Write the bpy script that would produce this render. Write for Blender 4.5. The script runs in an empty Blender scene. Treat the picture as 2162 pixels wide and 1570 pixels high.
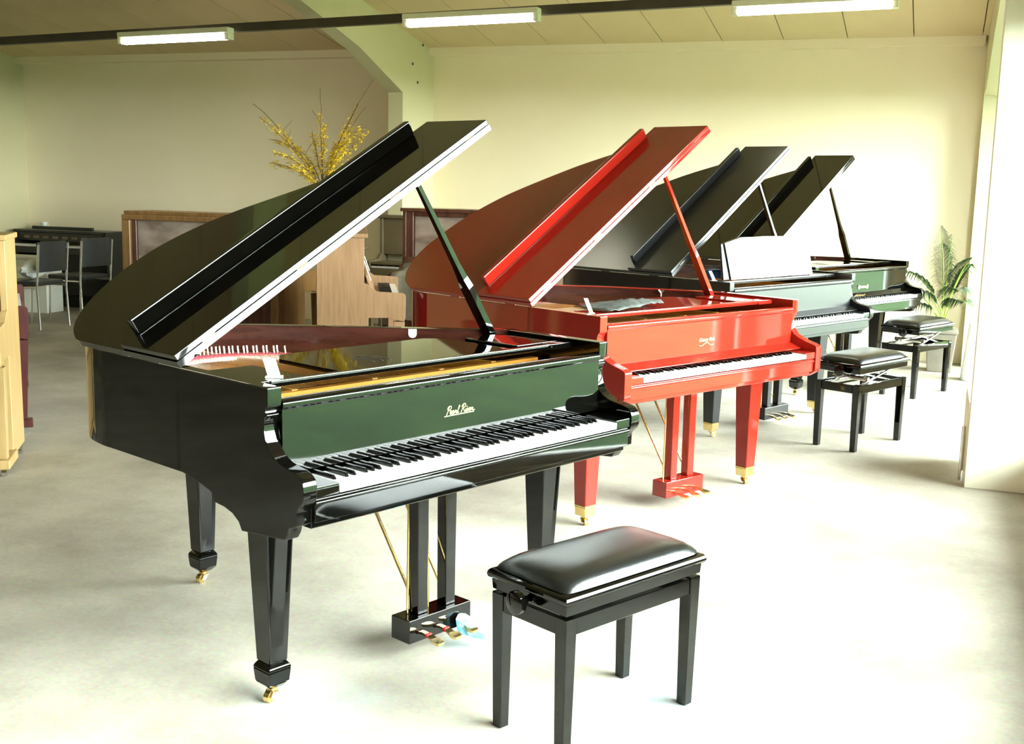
import bpy, bmesh, math, random
from mathutils import Vector, Matrix
R = math.radians
C = bpy.context.scene.collection
SC = bpy.context.scene

# ------------------------------------------------------------------ camera
PX_W, PX_H, FOCAL_PX = 2162, 1570, 2415.3
cd = bpy.data.cameras.new('camera'); cam = bpy.data.objects.new('camera', cd); C.objects.link(cam)
cd.sensor_fit = 'HORIZONTAL'; cd.sensor_width = 36.0; cd.lens = FOCAL_PX / PX_W * 36.0
cd.clip_start = 0.05; cd.clip_end = 500
YAW, PITCH, ROLL, CAM_Z = R(20.126), R(9.319), R(1.227), 1.551
fw = Vector((-math.sin(YAW) * math.cos(PITCH), math.cos(YAW) * math.cos(PITCH), -math.sin(PITCH)))
rt0 = Vector((math.cos(YAW), math.sin(YAW), 0)); up0 = rt0.cross(fw)
rt = rt0 * math.cos(ROLL) + up0 * math.sin(ROLL); up = up0 * math.cos(ROLL) - rt0 * math.sin(ROLL)
M = Matrix((rt, up, -fw)).transposed().to_4x4(); M.translation = (0, 0, CAM_Z)
cam.matrix_world = M
SC.camera = cam

# ------------------------------------------------------------------ sky and exposure
SKY = 70.0
w = bpy.data.worlds.new('overcast_sky'); SC.world = w; w.use_nodes = True
nt = w.node_tree; nt.nodes.clear()
wo = nt.nodes.new('ShaderNodeOutputWorld'); bg = nt.nodes.new('ShaderNodeBackground')
tc = nt.nodes.new('ShaderNodeTexCoord'); sx = nt.nodes.new('ShaderNodeSeparateXYZ')
cr = nt.nodes.new('ShaderNodeValToRGB')
cr.color_ramp.elements[0].position = 0.0; cr.color_ramp.elements[0].color = (0.93, 1.0, 0.99, 1)
cr.color_ramp.elements[1].position = 1.0; cr.color_ramp.elements[1].color = (0.86, 0.97, 1.0, 1)
nt.links.new(tc.outputs['Generated'], sx.inputs[0]); nt.links.new(sx.outputs['Z'], cr.inputs[0])
nt.links.new(cr.outputs[0], bg.inputs['Color']); bg.inputs['Strength'].default_value = SKY
nt.links.new(bg.outputs[0], wo.inputs[0])
SC.view_settings.view_transform = 'Standard'; SC.view_settings.look = 'None'
SC.view_settings.gamma = 1.0; SC.view_settings.exposure = 0.0
try: SC.view_settings.use_curve_mapping = False
except Exception: pass
TUBE = 34.0

# ------------------------------------------------------------------ materials
def srgb(r, g, b):
    f = lambda c: (c / 255 / 12.92) if c / 255 <= 0.04045 else ((c / 255 + 0.055) / 1.055) ** 2.4
    return (f(r), f(g), f(b), 1)
def mat(name, col, rough=0.5, metal=0.0, spec=0.5, emit=0.0, emitcol=None):
    m = bpy.data.materials.new(name); m.use_nodes = True
    b = m.node_tree.nodes['Principled BSDF']
    b.inputs['Base Color'].default_value = col; b.inputs['Roughness'].default_value = rough
    b.inputs['Metallic'].default_value = metal; b.inputs['Specular IOR Level'].default_value = spec
    if emit:
        b.inputs['Emission Color'].default_value = emitcol or col; b.inputs['Emission Strength'].default_value = emit
    return m
def noisy(name, c1, c2, scale=4.0, rough=0.6, stretch=(1, 1, 1), bump=0.0, detail=5.0, lo=0.35, hi=0.65, spec=0.5, bscale=None, coords='Object'):
    m = mat(name, c1, rough, spec=spec); nt = m.node_tree; b = nt.nodes['Principled BSDF']
    tc = nt.nodes.new('ShaderNodeTexCoord'); mp = nt.nodes.new('ShaderNodeMapping'); mp.inputs['Scale'].default_value = stretch
    n = nt.nodes.new('ShaderNodeTexNoise'); n.inputs['Scale'].default_value = scale; n.inputs['Detail'].default_value = detail
    r = nt.nodes.new('ShaderNodeValToRGB'); r.color_ramp.elements[0].position = lo; r.color_ramp.elements[1].position = hi
    r.color_ramp.elements[0].color = c1; r.color_ramp.elements[1].color = c2
    nt.links.new(tc.outputs[coords], mp.inputs[0]); nt.links.new(mp.outputs[0], n.inputs['Vector'])
    nt.links.new(n.outputs['Fac'], r.inputs[0]); nt.links.new(r.outputs[0], b.inputs['Base Color'])
    if bump:
        n2 = nt.nodes.new('ShaderNodeTexNoise'); n2.inputs['Scale'].default_value = bscale or scale * 6; n2.inputs['Detail'].default_value = 4
        nt.links.new(mp.outputs[0], n2.inputs['Vector'])
        bp = nt.nodes.new('ShaderNodeBump'); bp.inputs['Strength'].default_value = bump; bp.inputs['Distance'].default_value = 0.01
        nt.links.new(n2.outputs['Fac'], bp.inputs['Height']); nt.links.new(bp.outputs[0], b.inputs['Normal'])
    return m

BLACK = noisy('black_polyester', (0.0008, 0.0008, 0.0006, 1), (0.0012, 0.0012, 0.0009, 1), 3, 0.035)
SATIN = noisy('satin_black', (0.002, 0.0023, 0.0026, 1), (0.003, 0.0033, 0.0036, 1), 3, 0.30)
RED = noisy('red_polyester', (0.215, 0.010, 0.005, 1), (0.235, 0.011, 0.006, 1), 3, 0.05)
BROWN_IN = noisy('inner_rim_mahogany', srgb(40, 18, 13), srgb(56, 27, 20), 6, 0.12, (1, 1, 6))
WHITEKEY = noisy('white_key', srgb(238, 238, 232), srgb(244, 244, 240), 8, 0.18)
BLACKKEY = noisy('black_key', (0.0012, 0.0012, 0.0014, 1), (0.002, 0.002, 0.0022, 1), 8, 0.22)
BRASS = noisy('brass', (0.75, 0.55, 0.22, 1), (0.82, 0.64, 0.30, 1), 20, 0.22); BRASS.node_tree.nodes['Principled BSDF'].inputs['Metallic'].default_value = 1
GOLD = noisy('gold_iron_plate', (0.42, 0.17, 0.018, 1), (0.48, 0.20, 0.024, 1), 6, 0.35)
STEEL = noisy('steel', (0.62, 0.60, 0.55, 1), (0.70, 0.68, 0.64, 1), 20, 0.25); STEEL.node_tree.nodes['Principled BSDF'].inputs['Metallic'].default_value = 1
REDFELT = noisy('red_felt', (0.40, 0.02, 0.04, 1), (0.5, 0.03, 0.06, 1), 80, 0.95)
WHITEFELT = noisy('white_felt', srgb(205, 200, 185), srgb(225, 220, 205), 60, 0.95)
SPRUCE = noisy('spruce_soundboard', srgb(150, 96, 50), srgb(172, 116, 66), 5, 0.3, (8, 1, 1))
GILT = noisy('gilt_lettering', srgb(186, 172, 110), srgb(198, 186, 126), 30, 0.35)
LEATHER = noisy('black_leather', (0.004, 0.0045, 0.0042, 1), (0.006, 0.0065, 0.0062, 1), 12, 0.27, bump=0.05, bscale=160)
WALL = noisy('cream_wall_paint', srgb(240, 227, 194), srgb(245, 233, 203), 0.8, 0.75, bump=0.03, bscale=60)
FRAME = noisy('pale_green_frame_paint', srgb(196, 190, 152), srgb(202, 196, 158), 1.2, 0.65)
CEIL = noisy('ceiling_board', srgb(210, 190, 148), srgb(218, 199, 157), 1.0, 0.8)
JOINT = mat('ceiling_joint', srgb(90, 82, 52), 0.9)
PILASTER = noisy('white_pilaster_paint', srgb(236, 232, 208), srgb(242, 239, 218), 1.5, 0.7)
DARKTRACK = noisy('dark_track', srgb(58, 52, 40), srgb(66, 60, 46), 6, 0.5)
HOUSING = mat('lamp_housing', srgb(225, 224, 200), 0.4)
TUBEM = mat('lamp_tube', (1, 1, 0.94, 1), 0.4, emit=TUBE, emitcol=(1.0, 0.98, 0.80, 1))
PINE = noisy('pale_pine', srgb(164, 136, 88), srgb(180, 152, 104), 5, 0.35, (6, 6, 0.6))
OAK = noisy('light_oak', srgb(128, 96, 66), srgb(146, 114, 82), 6, 0.4, (9, 9, 0.7), lo=0.3, hi=0.7)
FRAMEWOOD = noisy('brown_frame_wood', srgb(118, 86, 48), srgb(140, 104, 62), 6, 0.35, (6, 6, 0.7))
MAHOG = noisy('dark_mahogany', srgb(70, 40, 30), srgb(92, 56, 42), 5, 0.25, (6, 6, 0.7))
MAROON = noisy('maroon_mahogany', srgb(58, 22, 22), srgb(72, 30, 28), 5, 0.25, (6, 6, 0.7))
TAUPE = noisy('grey_brown_panel', srgb(104, 92, 66), srgb(116, 104, 78), 4, 0.5)
FILM = noisy('plastic_film_over_panel', srgb(120, 102, 92), srgb(168, 152, 140), 3.2, 0.14, (1, 1, 2.5), bump=0.6, bscale=5)
FILMG = noisy('grey_plastic_film', srgb(116, 112, 98), srgb(150, 146, 132), 4, 0.16, bump=0.7, bscale=6)
ORGAN = noisy('black_ash_veneer', (0.012, 0.013, 0.010, 1), (0.02, 0.02, 0.016, 1), 10, 0.35, (1, 1, 6))
CHROME = mat('chrome', (0.72, 0.73, 0.70, 1), 0.15, metal=1.0)
SEATBLK = noisy('black_chair_vinyl', (0.012, 0.014, 0.015, 1), (0.02, 0.022, 0.022, 1), 12, 0.4)
PAPER = noisy('white_paper', srgb(240, 240, 236), srgb(246, 246, 243), 10, 0.7)
WHITEPLASTIC = noisy('white_plastic', srgb(226, 230, 220), srgb(238, 240, 232), 6, 0.4)
BLUEBOX = noisy('blue_card', srgb(60, 110, 190), srgb(72, 124, 205), 10, 0.5)
BLUEFILM = noisy('blue_plastic_wrap', srgb(120, 200, 222), srgb(196, 232, 240), 24, 0.25, lo=0.42, hi=0.58)
GAUZE = noisy('grey_black_cloth', srgb(44, 48, 46), srgb(74, 80, 76), 30, 0.7)
POTGREY = noisy('grey_planter', srgb(104, 98, 86), srgb(118, 112, 98), 6, 0.7)
POTWHITE = noisy('white_ceramic', srgb(232, 236, 230), srgb(240, 243, 238), 6, 0.3)
SOIL = noisy('potting_soil', srgb(52, 40, 30), srgb(74, 58, 44), 40, 0.95)
LEAF = noisy('palm_leaf_green', srgb(16, 38, 16), srgb(34, 64, 24), 6, 0.45)
STALK = noisy('palm_stalk', srgb(140, 170, 60), srgb(168, 190, 84), 10, 0.5)
TWIG = noisy('brown_twig', srgb(84, 66, 36), srgb(104, 84, 46), 20, 0.8)
BLOOM = noisy('yellow_forsythia_petal', srgb(206, 172, 30), srgb(224, 196, 52), 30, 0.6)
VASE = noisy('glazed_vase', srgb(150, 122, 84), srgb(172, 144, 104), 10, 0.3)
LAWN = noisy('lawn_grass', srgb(28, 50, 18), srgb(44, 70, 26), 1.6, 0.9, detail=8, lo=0.3, hi=0.7, spec=0.1)
MAUVE = noisy('mauve_wrapping', srgb(92, 82, 86), srgb(112, 100, 104), 6, 0.4)
ALU = mat('window_frame_paint', srgb(232, 232, 224), 0.4)
RUBBER = mat('dark_rubber', (0.02, 0.02, 0.02, 1), 0.7)
REDMARK = mat('red_mark', srgb(190, 40, 40), 0.6)

def floor_material():
    m = mat('mottled_grey_floor', srgb(196, 188, 168), 0.75); nt = m.node_tree; b = nt.nodes['Principled BSDF']
    geo = nt.nodes.new('ShaderNodeNewGeometry')
    n = nt.nodes.new('ShaderNodeTexNoise'); n.inputs['Scale'].default_value = 1.1; n.inputs['Detail'].default_value = 7; n.inputs['Roughness'].default_value = 0.62
    r = nt.nodes.new('ShaderNodeValToRGB'); r.color_ramp.elements[0].position = 0.33; r.color_ramp.elements[1].position = 0.66
    r.color_ramp.elements[0].color = srgb(138, 131, 118); r.color_ramp.elements[1].color = srgb(180, 175, 160)
    nt.links.new(geo.outputs['Position'], n.inputs['Vector']); nt.links.new(n.outputs['Fac'], r.inputs[0])
    n3 = nt.nodes.new('ShaderNodeTexNoise'); n3.inputs['Scale'].default_value = 55; n3.inputs['Detail'].default_value = 3
    nt.links.new(geo.outputs['Position'], n3.inputs['Vector'])
    mx0 = nt.nodes.new('ShaderNodeMix'); mx0.data_type = 'RGBA'; mx0.blend_type = 'OVERLAY'; mx0.inputs['Factor'].default_value = 0.22
    nt.links.new(r.outputs[0], mx0.inputs['A']); nt.links.new(n3.outputs['Color'], mx0.inputs['B'])
    last = mx0.outputs['Result']
    # blue chalky spills lying on the floor
    for (x, y, rad, amt) in ((-0.72, 3.31, 0.20, 0.75), (-1.64, 2.82, 0.24, 0.35), (-1.42, 3.42, 0.10, 0.5)):
        d = nt.nodes.new('ShaderNodeVectorMath'); d.operation = 'DISTANCE'; d.inputs[1].default_value = (x, y, 0)
        wob = nt.nodes.new('ShaderNodeTexNoise'); wob.inputs['Scale'].default_value = 9; wob.inputs['Detail'].default_value = 5
        nt.links.new(geo.outputs['Position'], d.inputs[0]); nt.links.new(geo.outputs['Position'], wob.inputs['Vector'])
        ma = nt.nodes.new('ShaderNodeMath'); ma.operation = 'MULTIPLY_ADD'; ma.inputs[1].default_value = rad * 1.6
        nt.links.new(wob.outputs['Fac'], ma.inputs[0]); nt.links.new(d.outputs['Value'], ma.inputs[2])
        rr = nt.nodes.new('ShaderNodeMapRange'); rr.inputs['From Min'].default_value = rad * 1.9; rr.inputs['From Max'].default_value = rad * 0.8
        rr.inputs['To Max'].default_value = amt
        nt.links.new(ma.outputs[0], rr.inputs['Value'])
        mx = nt.nodes.new('ShaderNodeMix'); mx.data_type = 'RGBA'; mx.inputs['B'].default_value = srgb(170, 192, 200)
        nt.links.new(rr.outputs[0], mx.inputs['Factor']); nt.links.new(last, mx.inputs['A']); last = mx.outputs['Result']
    nt.links.new(last, b.inputs['Base Color'])
    bp = nt.nodes.new('ShaderNodeBump'); bp.inputs['Strength'].default_value = 0.15; bp.inputs['Distance'].default_value = 0.004
    nt.links.new(n3.outputs['Fac'], bp.inputs['Height']); nt.links.new(bp.outputs[0], b.inputs['Normal'])
    return m
FLOOR = floor_material()

def glass_material():
    m = bpy.data.materials.new('window_glass'); m.use_nodes = True; nt = m.node_tree; nt.nodes.clear()
    o = nt.nodes.new('ShaderNodeOutputMaterial'); t = nt.nodes.new('ShaderNodeBsdfTransparent'); g = nt.nodes.new('ShaderNodeBsdfGlossy')
    t.inputs[0].default_value = (0.95, 0.97, 0.95, 1); g.inputs['Roughness'].default_value = 0.0
    fr = nt.nodes.new('ShaderNodeFresnel'); fr.inputs[0].default_value = 1.45
    mx = nt.nodes.new('ShaderNodeMixShader')
    nt.links.new(fr.outputs[0], mx.inputs[0]); nt.links.new(t.outputs[0], mx.inputs[1]); nt.links.new(g.outputs[0], mx.inputs[2])
    nt.links.new(mx.outputs[0], o.inputs[0]); return m
GLASS = glass_material()

# ------------------------------------------------------------------ mesh helpers
class MB:
    """collects geometry; build() links it as ONE mesh object"""
    def __init__(s): s.v = []; s.f = []; s.mi = []
    def add(s, vs, fs, m=0):
        o = len(s.v); s.v += [tuple(p) for p in vs]
        for f in fs: s.f.append(tuple(i + o for i in f)); s.mi.append(m)
        return s
    def box(s, x0, x1, y0, y1, z0, z1, m=0):
        vs = [(x, y, z) for z in (z0, z1) for y in (y0, y1) for x in (x0, x1)]
        return s.add(vs, [(0, 2, 3, 1), (4, 5, 7, 6), (0, 1, 5, 4), (2, 6, 7, 3), (0, 4, 6, 2), (1, 3, 7, 5)], m)
    def hexa(s, lo, hi, m=0):
        """lo / hi: four corners each, same order"""
        return s.add(list(lo) + list(hi), [(3, 2, 1, 0), (4, 5, 6, 7)] + [(i, (i + 1) % 4, 4 + (i + 1) % 4, 4 + i) for i in range(4)], m)
    def prism(s, poly, axis, a, b, m=0):
        """extrude a 2D polygon along an axis between a and b"""
        n = len(poly)
        def P(q, t):
            return (t, q[0], q[1]) if axis == 'x' else ((q[0], t, q[1]) if axis == 'y' else (q[0], q[1], t))
        vs = [P(q, a) for q in poly] + [P(q, b) for q in poly]
        fs = [tuple(range(n))[::-1], tuple(range(n, 2 * n))] + [(i, (i + 1) % n, n + (i + 1) % n, n + i) for i in range(n)]
        return s.add(vs, fs, m)
    def tube(s, pts, rad, n=10, m=0, caps=True):
        pts = [Vector(p) for p in pts]; rads = rad if isinstance(rad, (list, tuple)) else [rad] * len(pts)
        vs = []; fs = []; prev = None
        for i, p in enumerate(pts):
            t = (pts[min(i + 1, len(pts) - 1)] - pts[max(i - 1, 0)]).normalized()
            if prev is None: a = t.orthogonal().normalized()
            else: a = (prev - t * prev.dot(t)).normalized()
            prev = a; b = t.cross(a)
            for k in range(n):
                an = 2 * math.pi * k / n; vs.append(p + (a * math.cos(an) + b * math.sin(an)) * rads[i])
        for i in range(len(pts) - 1):
            for k in range(n): fs.append((i * n + k, i * n + (k + 1) % n, (i + 1) * n + (k + 1) % n, (i + 1) * n + k))
        if caps: fs += [tuple(range(n))[::-1], tuple(range((len(pts) - 1) * n, len(pts) * n))]
        return s.add(vs, fs, m)
    def lathe(s, prof, cx=0, cy=0, n=24, m=0):
        vs = [(cx + r * math.cos(2 * math.pi * k / n), cy + r * math.sin(2 * math.pi * k / n), z) for r, z in prof for k in range(n)]
        fs = [(i * n + k, i * n + (k + 1) % n, (i + 1) * n + (k + 1) % n, (i + 1) * n + k) for i in range(len(prof) - 1) for k in range(n)]
        fs += [tuple(range(n))[::-1], tuple(range((len(prof) - 1) * n, len(prof) * n))]
        return s.add(vs, fs, m)
    def mesh(s, name, mats, bevel=0.0, seg=2, smooth=True, angle=35, skip_y=None):
        me = bpy.data.meshes.new(name); me.from_pydata(s.v, [], s.f); me.update()
        for mm in (mats if isinstance(mats, (list, tuple)) else [mats]): me.materials.append(mm)
        me.polygons.foreach_set('material_index', s.mi)
        bm = bmesh.new(); bm.from_mesh(me)
        bmesh.ops.recalc_face_normals(bm, faces=bm.faces)
        if bevel:
            ed = [e for e in bm.edges if len(e.link_faces) == 2 and e.calc_face_angle(0) > R(28) and not (skip_y is not None and all(abs(q.co.y - skip_y) < 1e-4 for q in e.verts))]
            bmesh.ops.bevel(bm, geom=ed, offset=bevel, segments=seg, profile=0.5, affect='EDGES', clamp_overlap=True)
        bm.to_mesh(me); bm.free()
        if smooth:
            me.polygons.foreach_set('use_smooth', [True] * len(me.polygons))
            me.set_sharp_from_angle(angle=R(angle))
        return me
    def build(s, name, mats, parent=None, bevel=0.0, seg=2, smooth=True, angle=35, label=None, kind=None, skip_y=None):
        o = bpy.data.objects.new(name, s.mesh(name, mats, bevel, seg, smooth, angle, skip_y)); C.objects.link(o)
        if bevel and smooth:
            wn_ = o.modifiers.new('face_weighted_normals', 'WEIGHTED_NORMAL'); wn_.weight = 90; wn_.keep_sharp = True
        if parent: o.parent = parent
        if label: o['label'] = label
        if kind: o['kind'] = kind
        return o
def tag(o, label, cat, group=None):
    o['label'] = label; o['category'] = cat
    if group: o['group'] = group
    return o
def thing(name, label, cat, loc=(0, 0, 0), rz=0.0, group=None):
    o = bpy.data.objects.new(name, None); C.objects.link(o); o.empty_display_size = 0.1
    o.location = loc; o.rotation_euler = (0, 0, rz); return tag(o, label, cat, group)
def link(name, me, parent, loc=(0, 0, 0)):
    o = bpy.data.objects.new(name, me); C.objects.link(o); o.parent = parent; o.location = loc; return o
def struct(name, mb, m, bevel=0, parent=None, label=None):
    o = mb.build(name, m, parent, bevel, label=label)
    if parent is None: o['kind'] = 'structure'
    return o
def smooth_closed(pts, n=6):
    """Catmull-Rom through points (open)"""
    out = []
    for i in range(len(pts) - 1):
        p0 = pts[max(i - 1, 0)]; p1 = pts[i]; p2 = pts[i + 1]; p3 = pts[min(i + 2, len(pts) - 1)]
        for k in range(n):
            t = k / n
            out.append(tuple(0.5 * ((2 * p1[j]) + (-p0[j] + p2[j]) * t + (2 * p0[j] - 5 * p1[j] + 4 * p2[j] - p3[j]) * t * t + (-p0[j] + 3 * p1[j] - 3 * p2[j] + p3[j]) * t ** 3) for j in range(len(p1))))
    out.append(tuple(pts[-1])); return out
def offset_open(pts, d):
    """offset an open 2D polyline to its left by d"""
    out = []
    for i, p in enumerate(pts):
        a = Vector(pts[max(i - 1, 0)]); b = Vector(pts[min(i + 1, len(pts) - 1)]); t = (b - a).normalized()
        out.append((p[0] - t.y * d, p[1] + t.x * d))
    return out

# ------------------------------------------------------------------ the room
XB = 1.35                      # far bay glazing, in an added recess that brightens the back wall
XR = 0.60                      # inner face of the glazed right wall
WY = 11.27                     # inner face of the back wall
XL, YF = -15.0, -6.0
RIDGE_Y = 2.8
SL = 0.17
def roof_z(y): return 2.925 + SL * (11.13 - max(y, 2 * RIDGE_Y - y))
struct('floor', MB().box(XL - 0.3, XB + 0.1, YF - 0.3, WY + 0.3, -0.12, 0.0), FLOOR)
struct('wall_back', MB().box(XL - 0.2, XB + 0.16, WY, WY + 0.25, 0, 3.6), WALL)
struct('wall_left', MB().box(XL - 0.25, XL, YF, WY, 0, 4.9), WALL)
struct('wall_front', MB().box(XL - 0.2, XR + 0.3, YF - 0.25, YF, 0, 3.6), WALL)
struct('trim_1', MB().box(XL, 0.27, WY - 0.13, WY, 2.845, 2.96), WALL, 0.008)   # wall plate under the eaves
# roof lining: boards laid up the slope, open joints between them
ce = MB()
for y0, y1 in ((WY + 0.2, RIDGE_Y), (RIDGE_Y, YF - 0.2)):
    z0, z1 = roof_z(y0), roof_z(y1)
    ce.hexa([(XL - 0.2, y0, z0 + 0.03), (XB + 0.16, y0, z0 + 0.03), (XB + 0.16, y1, z1 + 0.03), (XL - 0.2, y1, z1 + 0.03)],
            [(XL - 0.2, y0, z0 + 0.2), (XB + 0.16, y0, z0 + 0.2), (XB + 0.16, y1, z1 + 0.2), (XL - 0.2, y1, z1 + 0.2)])
ceiling = struct('ceiling', ce, JOINT)
pw = 0.57
def panel_mesh(y0, y1):
    b = MB(); z0, z1 = roof_z(y0), roof_z(y1); g = 0.004
    b.hexa([(g, y0, z0), (pw - g, y0, z0), (pw - g, y1, z1), (g, y1, z1)], [(g, y0, z0 + 0.028), (pw - g, y0, z0 + 0.028), (pw - g, y1, z1 + 0.028), (g, y1, z1 + 0.028)])
    return b.mesh('ceiling_panel', CEIL, smooth=False)
pa, pb = panel_mesh(WY + 0.1, RIDGE_Y), panel_mesh(RIDGE_Y, YF)
for i in range(30):
    x = 0.24 + 0.57 * 3 - pw * (i + 1)
    for me in (pa, pb): link('ceiling_panel', me, ceiling, (x, 0, 0))
# portal frames: posts with haunched rafters
prof = [(WY, 0), (10.52, 0), (10.52, 2.425), (9.62, 2.753), (9.1, 2.885), (8.62, 3.0), (7.6, 3.2), (RIDGE_Y, roof_z(RIDGE_Y) - 0.33),
        (-4.0, roof_z(-4.0) - 0.33), (-5.2, 2.4), (-5.2, 0), (YF, 0), (YF, roof_z(YF)), (RIDGE_Y, roof_z(RIDGE_Y)), (WY, roof_z(WY))]
def frame_mb(x0, x1): return MB().prism(prof, 'x', x0, x1)
fr = struct('trim_2', frame_mb(-5.228, -5.07), FRAME)
for (y, z) in ((10.74, 2.72), (10.86, 2.55), (10.98, 2.93)):
    fr2 = MB(); fr2.tube([(-5.07, y, z), (-5.062, y, z)], 0.012, 8); fr2.build('bolt_head', RUBBER, fr)
struct('trim_3', frame_mb(-10.66, -10.50), FRAME)
prof2 = [(y if not (y == 10.52 and z == 0) else 11.05, z) for y, z in prof]; prof2[2:3] = [(11.05, 2.40), (10.52, 2.425)]
struct('trim_4', MB().prism(prof2, 'x', 0.29, 0.44), FRAME)
# right gable wall with tall windows
BAY_SILL = 0.26
bays = [(0.7, 6.40), (6.60, 11.15)]
Z0, Z1 = 0.15, 2.45
wr = MB(); YS = 6.56
wr.box(XR, XR + 0.16, YF, YS, 0, Z0); wr.box(XR, XR + 0.16, YF, YS, Z1, 5.0); wr.box(XR, XR + 0.16, YF, bays[0][0], Z0, Z1); wr.box(XR, XR + 0.16, bays[0][1], YS, Z0, Z1)
wr.box(XB, XB + 0.16, YS, WY, 0, 0.12); wr.box(XB, XB + 0.16, YS, WY, Z1, 5.0); wr.box(XB, XB + 0.16, YS, bays[1][0], 0.12, Z1); wr.box(XB, XB + 0.16, bays[1][1], WY, 0.12, Z1)
wr.box(XR + 0.16, XB, YS - 0.10, YS, 0, 0.03); wr.box(XR + 0.16, XB, YS - 0.10, YS, Z1, 5.0)
struct('wall_right', wr, WALL)
struct('trim_5', MB().box(0.234, XR + 0.12, 6.42, 6.54, 0, 4.2), PILASTER, 0.006)
sill = struct('trim_6', MB().box(0.228, 0.40, 6.56, 7.1, 0.05, 0.44), PILASTER, 0.01)     # boxed heating duct beside the pilaster
MB().tube([(0.216, 6.60, 0.0), (0.216, 6.60, 0.30)], 0.011, 10).build('heating_pipe', STEEL, sill)
for k, (a, b) in enumerate(bays):
    XG = (XR, XB)[k]; Z0 = (0.15, 0.12)[k]
    wn = MB(); t = 0.05; cuts = {0: [0.7, 2.85, 5.05, 6.35]}.get(k, [a, (a + b - t) / 2, b - t])
    wn.box(XG + 0.05, XG + 0.11, a, b, Z0, Z0 + t); wn.box(XG + 0.05, XG + 0.11, a, b, Z1 - t, Z1)
    for y in cuts: wn.box(XG + 0.05, XG + 0.11, y, y + t, Z0 + t, Z1 - t)
    wo_ = struct('window_%d' % (k + 1), wn, ALU)
    for y, y2 in zip(cuts, cuts[1:]): MB().box(XG + 0.075, XG + 0.081, y + t, y2, Z0 + t, Z1 - t).build('pane', GLASS, wo_)
    ld = bpy.data.lights.new('sky_portal', 'AREA'); ld.shape = 'RECTANGLE'; ld.size = Z1 - Z0; ld.size_y = b - a; ld.cycles.is_portal = True
    lo = bpy.data.objects.new('sky_portal', ld); C.objects.link(lo); lo.location = (XG + 0.14, (a + b) / 2, (Z0 + Z1) / 2); lo.rotation_euler = (0, R(90), 0)
w3 = MB(); y_ = YS - 0.08  # added unseen glazed return, so daylight reaches the floor by the pilaster
for x0, x1, z0, z1 in ((XR + 0.161, XB - 0.001, 0.03, 0.08), (XR + 0.161, XB - 0.001, Z1 - 0.05, Z1), (XR + 0.161, XR + 0.211, 0.08, Z1 - 0.05), (XB - 0.051, XB - 0.001, 0.08, Z1 - 0.05)): w3.box(x0, x1, y_, y_ + 0.06, z0, z1)
w3o = struct('window_3', w3, ALU)
MB().box(XR + 0.211, XB - 0.051, y_ + 0.027, y_ + 0.033, 0.08, Z1 - 0.05).build('pane', GLASS, w3o)
lawn = struct('lawn', MB().box(XR + 0.2, 90, -70, 6.5, -0.35, -0.12).box(XB + 0.18, 90, 6.5, 90, -0.35, -0.12), LAWN)
# cable track with three fluorescent battens
tag(MB().hexa([(-11.2, 8.57, 2.655), (-11.2, 8.63, 2.655), (0.44, 8.63, 2.905), (0.44, 8.57, 2.905)], [(-11.2, 8.57, 2.725), (-11.2, 8.63, 2.725), (0.44, 8.63, 2.975), (0.44, 8.57, 2.975)]).build('cable_track', DARKTRACK), 'long dark cable track slung across the room below the rafters', 'cable track')
def lamp(x, z, label):
    t = thing('fluorescent_light', label, 'lamp', (x, 8.50, z), 0, 'fluorescent lamps on the cable track')
    t.rotation_euler = (0, -0.017, 0)
    MB().box(-0.565, 0.565, -0.05, 0.05, 0.02, 0.065).build('housing', HOUSING, t, 0.006)
    MB().tube([(-0.52, -0.03, -0.01), (0.52, -0.03, -0.01)], 0.022, 14).build('tube', TUBEM, t)
    MB().tube([(-0.52, 0.03, -0.01), (0.52, 0.03, -0.01)], 0.022, 14).build('tube', TUBEM, t)
    for sx_ in (-1, 1): MB().box(sx_ * 0.545 - 0.02, sx_ * 0.545 + 0.02, -0.045, 0.045, -0.035, 0.02).build('end_cap', HOUSING, t, 0.004)
    for sx_ in (-0.4, 0.4): MB().box(sx_ - 0.012, sx_ + 0.012, 0.0501, 0.066, 0.03, 0.06).build('hanger', DARKTRACK, t)
lamp(-6.26, 2.725, 'leftmost of the three lit fluorescent lamps, over the back left corner')
lamp(-3.52, 2.80, 'middle lit fluorescent lamp, right of the sloping rafter')
lamp(-0.93, 2.815, 'rightmost lit fluorescent lamp, nearest the window wall')

# ------------------------------------------------------------------ grand pianos
W = 1.479; ARM = 0.047; ZR = 0.995; ZB = 0.68; VF = 0.155
CHEEK = [(VF, ZR), (VF, 0.942), (0.168, 0.935), (0.168, 0.925), (0.161, 0.918), (0.170, 0.908), (0.174, 0.895), (0.174, 0.872), (0.168, 0.848), (0.154, 0.825), (0.132, 0.806),
         (0.104, 0.794), (0.070, 0.787), (0.042, 0.783), (0.020, 0.776), (0.006, 0.764), (0.0, 0.750), (0.0, 0.716), (0.006, 0.702), (0.020, 0.690), (0.030, 0.676), (0.030, 0.636),
         (0.066, 0.622), (0.072, 0.604), (0.085, 0.585), (0.29, 0.566), (0.305, 0.590), (0.335, 0.608), (0.375, 0.618), (0.425, 0.622), (0.440, 0.648), (0.50, 0.664), (0.60, ZB), (0.62, ZB), (0.62, ZR)]
CHEEK_PLAIN = [(VF, ZR), (VF, 0.925), (0.166, 0.915), (0.172, 0.90), (0.170, 0.875), (0.160, 0.845), (0.140, 0.822), (0.110, 0.806), (0.070, 0.792), (0.030, 0.782), (0.008, 0.774), (0.0, 0.765),
               (0.0, 0.655), (0.006, 0.640), (0.055, 0.610), (0.62, 0.640), (0.62, ZR)]
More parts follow.
